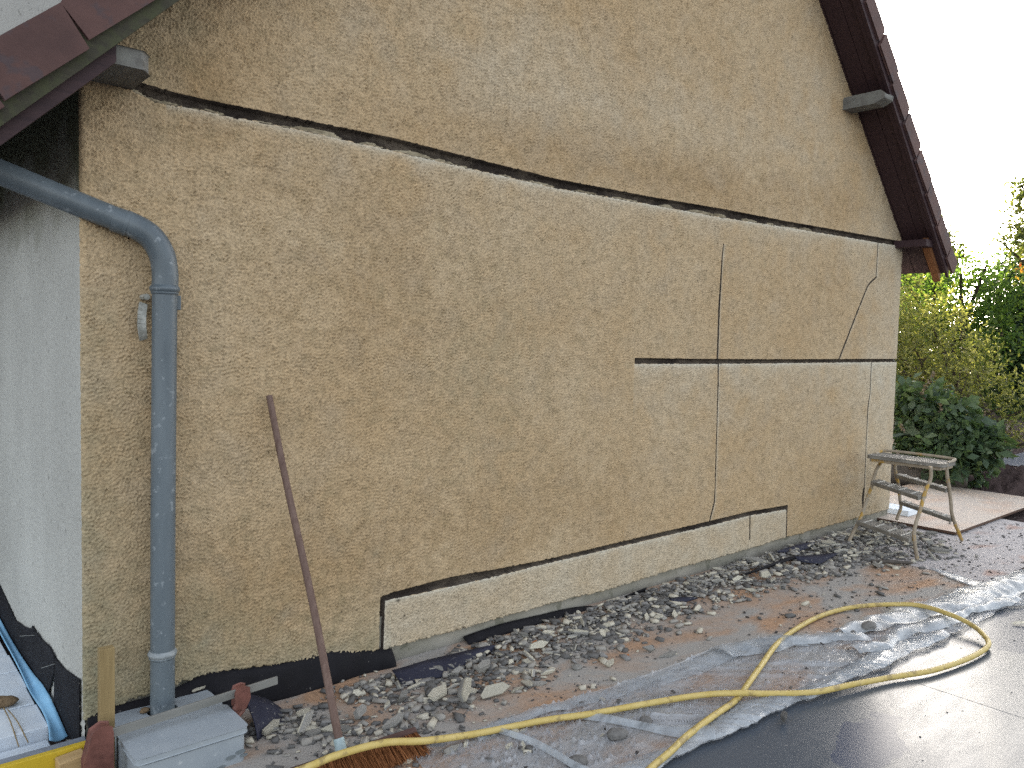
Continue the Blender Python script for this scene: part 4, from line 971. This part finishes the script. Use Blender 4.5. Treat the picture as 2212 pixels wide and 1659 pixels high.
# fine debris
def chips(name, n, gen, smin, smax, m, label, cat):
    pts = []; 
    while len(pts) < n:
        q = gen()
        if q is not None: pts.append(q)
    pts = np.array(pts); base = np.array([(-.5, -.4, -.18), (.5, -.35, -.18), (.45, .4, -.18), (-.4, .4, -.18), (-.42, -.3, .18), (.4, -.3, .18), (.4, .33, .18), (-.35, .36, .18)])
    fb = np.array([(3, 2, 1, 0), (4, 5, 6, 7), (0, 1, 5, 4), (1, 2, 6, 5), (2, 3, 7, 6), (3, 0, 4, 7)])
    v = np.repeat(base[None], n, 0)*RNG.uniform(.7, 1.3, (n, 8, 3)); v[..., 0] *= RNG.uniform(.9, 2.0, (n, 1))
    a = RNG.uniform(0, 6.28, n); b = RNG.normal(0, .35, n); ca, sa, cb, sb2 = np.cos(a), np.sin(a), np.cos(b), np.sin(b)
    y = v[..., 1]*cb[:, None]-v[..., 2]*sb2[:, None]; z = v[..., 1]*sb2[:, None]+v[..., 2]*cb[:, None]; x = v[..., 0]
    s = (smin*(smax/smin)**(RNG.random(n)**1.6))[:, None]
    out = np.stack([(x*ca[:, None]-y*sa[:, None])*s+pts[:, :1], (x*sa[:, None]+y*ca[:, None])*s+pts[:, 1:2], z*s+pts[:, 2:]+s*.22], -1).reshape(-1, 3)
    F = (fb[None]+8*np.arange(n)[:, None, None]).reshape(-1, 4)
    o = mesh(name, out, F, m); return tag(o, label, cat, None, 'stuff')
def g1():
    x = .5+6.1*RNG.random(); y = -RNG.random()*1.05
    if .06 < x < .47 and y > -.45: return None
    if RNG.random() > dens(x, y)+.015: return None
    return (x, y, pile(x, y)*RNG.uniform(.2, 1.2))
chips('fine_rubble', 9000, g1, .005, .042, M_GRIT, 'fine grey and cream render chips spread through the rubble band', 'rubble')
def g2():
    x = .6+7.5*RNG.random(); y = -RNG.random()*1.4
    if y < te(x)+.03 and x > .93: 
        if RNG.random() > .35: return None
    if x < .7 and y > -.45: return None
    c = math.sin(x*5.1+1)*math.sin(y*7+x*2)+math.sin(x*11.3+y*9)*.6
    if RNG.random() > .35+.5*c+(.35 if x > 4.2 else 0): return None
    return (x, y, .018 if (y < te(x)+.03) else .0)
chips('dark_crumbs', 2300, g2, .003, .016, M_CRUMB, 'dark soil and mortar crumbs scattered over the panels and plastic', 'crumbs')
def g3():
    p = (RNG.uniform(1.0, 6.0), RNG.uniform(-3.0, -1.5)); return (p[0], p[1], -.010) if RNG.random() < .5 else None
chips('floor_grit', 150, g3, .002, .008, M_GRIT, 'tiny pale specks scattered on the wet dark floor', 'grit')

# ---------------------------------------------------------------- plants
def leaves(name, blobs, n, lsize, asp, m, parent, seed, fold=.3, upb=.3, shell=.55, tuft=0, droop=0.):
    rg = np.random.default_rng(seed); bl = np.array([(*b[:3], *(b[3] if hasattr(b[3], '__len__') else (b[3],)*3)) for b in blobs])
    vol = bl[:, 3]*bl[:, 4]*bl[:, 5]; k = rg.choice(len(bl), n, p=vol/vol.sum())
    if tuft:
        nt = n//tuft; kt = rg.choice(len(bl), nt, p=vol/vol.sum())
        d = rg.standard_normal((nt, 3)); d /= np.linalg.norm(d, axis=1)[:, None]; rr = (shell+(1-shell)*rg.random(nt))*rg.uniform(.85, 1.12, nt)
        tc = bl[kt, :3]+d*rr[:, None]*bl[kt, 3:6]; td = d*np.array([1, 1, .6])+np.array([0, 0, .55+upb])+rg.normal(0, .3, (nt, 3)); td /= np.linalg.norm(td, axis=1)[:, None]
        j_ = np.repeat(np.arange(nt), tuft)[:n]; n = len(j_); h = rg.uniform(0, 1, n)
        c = tc[j_]+td[j_]*(h*lsize*4.5)[:, None]; r = rg.standard_normal((n, 3)); r -= td[j_]*(r*td[j_]).sum(1)[:, None]; r /= np.linalg.norm(r, axis=1)[:, None]
        ax_ = td[j_]*(.35+.7*h)[:, None]+r; ax_ /= np.linalg.norm(ax_, axis=1)[:, None]
    else:
        d = rg.standard_normal((n, 3)); d /= np.linalg.norm(d, axis=1)[:, None]; rr = (shell+(1-shell)*rg.random(n))*rg.uniform(.82, 1.15, n)
        c = bl[k, :3]+d*rr[:, None]*bl[k, 3:6]; ax_ = d*.5+rg.standard_normal((n, 3))*.8+np.array([0, 0, -droop]); ax_ /= np.linalg.norm(ax_, axis=1)[:, None]
    nr = rg.standard_normal((n, 3))+np.array([0, 0, upb*2.2]); sd_ = np.cross(ax_, nr); sd_ /= np.linalg.norm(sd_, axis=1)[:, None]+1e-9; nn = np.cross(sd_, ax_)
    s = lsize*rg.uniform(.6, 1.3, n)[:, None]; wv_ = s*asp
    a0 = c; a1 = c+ax_*s*.5+sd_*wv_*.5+nn*s*fold*.25; a2 = c+ax_*s-nn*s*.1; a3 = c+ax_*s*.5-sd_*wv_*.5+nn*s*fold*.25
    v = np.stack([a0, a1, a2, a3], 1).reshape(-1, 3); i = 4*np.arange(n)[:, None]
    F = np.concatenate([i+np.array([[0, 1, 2]]), i+np.array([[0, 2, 3]])], 0)
    return mesh(name, v, F, m, parent)
def ib(px, py, r, x, dy=0):     # an image spot at distance plane x -> blob
    p = P(px, py, 0, x); k = np.linalg.norm(p-np.array(CAM))/FPX; return (p[0], p[1], p[2], r*k)
def limbs(root, blobs, r, rg, parent, name='trunk', m=None):
    b = MB(); top = np.mean([q[:3] for q in blobs], 0)
    fork = np.array([root[0]*.6+top[0]*.4, root[1]*.6+top[1]*.4, root[2]+(top[2]-root[2])*.35])
    b.tube(catmull([root, (np.array(root)+fork)/2+rg.normal(0, .05, 3), fork], 5), list(np.linspace(r, r*.75, 11)), 8)
    for q in blobs:
        e = np.array(q[:3]); mid = (fork+e)/2+rg.normal(0, .12, 3); pp = catmull([fork, mid, e], 4); b.tube(pp, list(np.linspace(r*.5, r*.12, len(pp))), 6)
    return b.build(name, m or M_BARK, parent, True)
def plant(nm, label, cat, root, blobs, layers, r, seed, group=None):
    e = empty(nm, root, label, cat, group); rg = np.random.default_rng(seed)
    limbs(root, blobs, r, rg, e)
    for (ln, n, ls, asp, m, kw) in layers: leaves(ln, blobs, n, ls, asp, m, e, seed+n, **kw)
    return e
XS = 10.6
vb = [ib(*b, XS+dx) for b, dx in (((1965, 720, 62), .1), ((2005, 690, 55), .2), ((1960, 800, 75), -.1), ((2040, 760, 72), 0), ((2075, 800, 60), -.2), ((2110, 800, 50), .1), ((2040, 850, 72), -.3), ((2120, 862, 58), -.1), ((2165, 880, 48), .0), ((2190, 915, 50), -.1), ((2225, 880, 50), .1), ((2150, 930, 45), -.2), ((2250, 940, 60), .2), ((1940, 870, 50), .4))]+[(11.0, 1.9, 1.3, 1.1), (11.2, 3.0, 1.3, 1.1), (11.1, 2.4, 2.0, .8)]  # closing blobs: unseen foliage added behind the corner to keep sun off the floor
plant('variegated_shrub', 'tall yellow green variegated shrub catching the sun beyond the house corner', 'shrub', (10.7, .3, -.05), vb, [('foliage', 26000, .062, .42, M_LVAR, dict(tuft=9, shell=.6, upb=.35))], .07, 31)
hb_ = [ib(*b, 9.1+dx) for b, dx in (((1965, 870, 45), .2), ((2010, 880, 50), 0), ((2060, 915, 55), -.1), ((1985, 945, 55), .0), ((2050, 975, 60), -.2), ((2105, 960, 48), .1), ((2140, 965, 35), 0), ((2000, 1000, 45), .1), ((2085, 1005, 45), .2))]
plant('hydrangea_bush', 'dark broad leaved hydrangea bush with faded flower heads below the yellow green shrub', 'bush', (9.3, .35, -.05), hb_,
      [('foliage', 2300, .135, .62, M_LHYD, dict(shell=.45, upb=.7, fold=.2, droop=.3)), ('inner_foliage', 2600, .08, .5, M_LDARK, dict(shell=.1, upb=.3)), ('flower_heads', 900, .035, .9, M_LDRY, dict(shell=.95, upb=.3, tuft=22))], .03, 41)
ob = [ib(*b, 14.5+dx) for b, dx in (((1965, 620, 55), 0), ((2020, 600, 42), .3), ((2075, 585, 45), 0), ((2130, 575, 38), .2), ((2090, 650, 75), .5), ((1985, 690, 70), .6), ((2160, 640, 60), 1.0), ((2060, 720, 70), .9), ((2140, 730, 65), .5))]+[(15.2, 4.8, 2.5, 1.3), (15, 6.2, 2.6, 1.4), (15.3, 4.6, 3.6, 1.0), (15.2, 5.2, 1.0, 1.3)]  # end blobs out of view, added so the crown screens the floor from sun
plant('oak_tree', 'sunlit green oak crown rising behind the variegated shrub', 'tree', (15.2, 1.6, -.07), ob, [('crown', 34000, .09, .55, M_LOAK, dict(shell=.35, upb=.5))], .16, 51)
db = [ib(*b, 16.5+dx) for b, dx in (((2200, 620, 75), 0), ((2240, 560, 60), 0), ((2190, 720, 85), .3), ((2230, 800, 90), .1), ((2185, 830, 70), .8), ((2270, 700, 90), .4), ((2130, 800, 80), 1.4))]
plant('dark_tree', 'dark green tree filling the right edge behind the oak', 'tree', (17, .2, -.07), db, [('crown', 30000, .09, .5, M_LDARK, dict(shell=.35, upb=.4))], .18, 61)
pb_ = [ib(*b, 13.0+dx) for b, dx in (((2205, 400, 30), 0), ((2200, 445, 36), .2), ((2225, 420, 40), .1), ((2195, 500, 38), 0), ((2160, 520, 24), .1), ((2225, 520, 50), 0), ((2260, 470, 70), .3), ((2300, 560, 80), .4))]
e = plant('acacia_tree', 'airy pale green tree hanging into the white sky at the upper right edge', 'tree', (13.4, -2.4, -.07), pb_, [('crown', 4600, .075, .5, M_LPALE, dict(shell=.2, upb=.2))], .12, 71)
fb_ = [ib(*b, 20+dx) for b, dx in (((2045, 560, 45), 0), ((2040, 505, 22), 0), ((2035, 475, 12), 0), ((2000, 600, 60), .5), ((1950, 640, 80), .5))]
plant('far_tree', 'pale distant tree top showing beside the roof eave', 'tree', (21, 4.5, -.07), fb_, [('crown', 8000, .13, .5, M_LPALE, dict(shell=.3, upb=.3))], .15, 81)
for i, (x, y, lab) in enumerate(((24, 2.5, 'distant hedge tree behind the oak'), (25, -2.5, 'distant hedge tree behind the dark tree'), (23, 8, 'distant hedge tree hidden behind the house corner shrub'))):
    bl = [(x+RNG.normal(0, .8), y+RNG.normal(0, 1.6), RNG.uniform(.3, 1.7), RNG.uniform(1.0, 1.4)) for k in range(14)]
    plant('hedge_tree', lab+', dark and dense', 'tree', (x, y, -.07), bl, [('crown', 9000, .24, .6, M_LDARK, dict(shell=.3, upb=.4))], .2, 90+i)
rb = [ib(*b, 12.2) for b in ((2203, 565, 9), (2208, 580, 8), (2196, 600, 8))]
e = empty('red_leaf_sprig', rb[0][:3], 'sprig of red and yellow autumn leaves at the right edge', 'twig'); leaves('leaf_cluster', rb, 16, .075, .4, M_LRED, e, 99, shell=.2, droop=.8)
MB().tube(catmull([np.array(rb[0][:3])+np.array([.1, -1.2, .25]), np.array(rb[0][:3])+np.array([.0, -.4, .12]), rb[0][:3]], 4), .008, 6).build('twig', M_BARK, e)

# ---------------------------------------------------------------- soil heap, log
hx = np.linspace(8.9, 13.5, 120); hy = np.linspace(-2.6, .9, 100); HX, HY = np.meshgrid(hx, hy)
nh = fft_noise(160, 160, .04, .06, .4, 77); nh2 = fft_noise(160, 160, .04, .03, .12, 78)
HZ = -.10+.46*np.exp(-((HX-10.4)/.75)**2-((HY+.55)/.55)**2)+.30*np.exp(-((HX-11.0)/.9)**2-((HY+1.6)/.8)**2)+.16*np.exp(-((HX-9.8)/.6)**2-((HY-.1)/.4)**2)
HZ += (.05*samp(nh, .04, HX-8.9, HY+2.6)+.022*samp(nh2, .04, HX-8.9, HY+2.6))*np.clip((HZ+.1)*5, 0, 1)
v = np.stack([HX, HY, HZ], -1).reshape(-1, 3); idx = np.arange(len(v)).reshape(HX.shape)
F = np.stack([idx[:-1, :-1], idx[:-1, 1:], idx[1:, 1:], idx[1:, :-1]], -1).reshape(-1, 4)
tag(mesh('soil_heap', v, F, M_SOIL), 'dark brown dug soil heap at the right edge behind the clean strand board', 'soil heap')
p, q = P(1932, 1026, 0, 8.75), P(2085, 1044, 0, 9.15)
p[2] = q[2] = .115
tag(MB().tube([p+(p-q)*.3, (p+q)/2, q], .115, 14).build('log', M_LOG, None, True), 'dark log lying under the hydrangea behind the step stool', 'log')
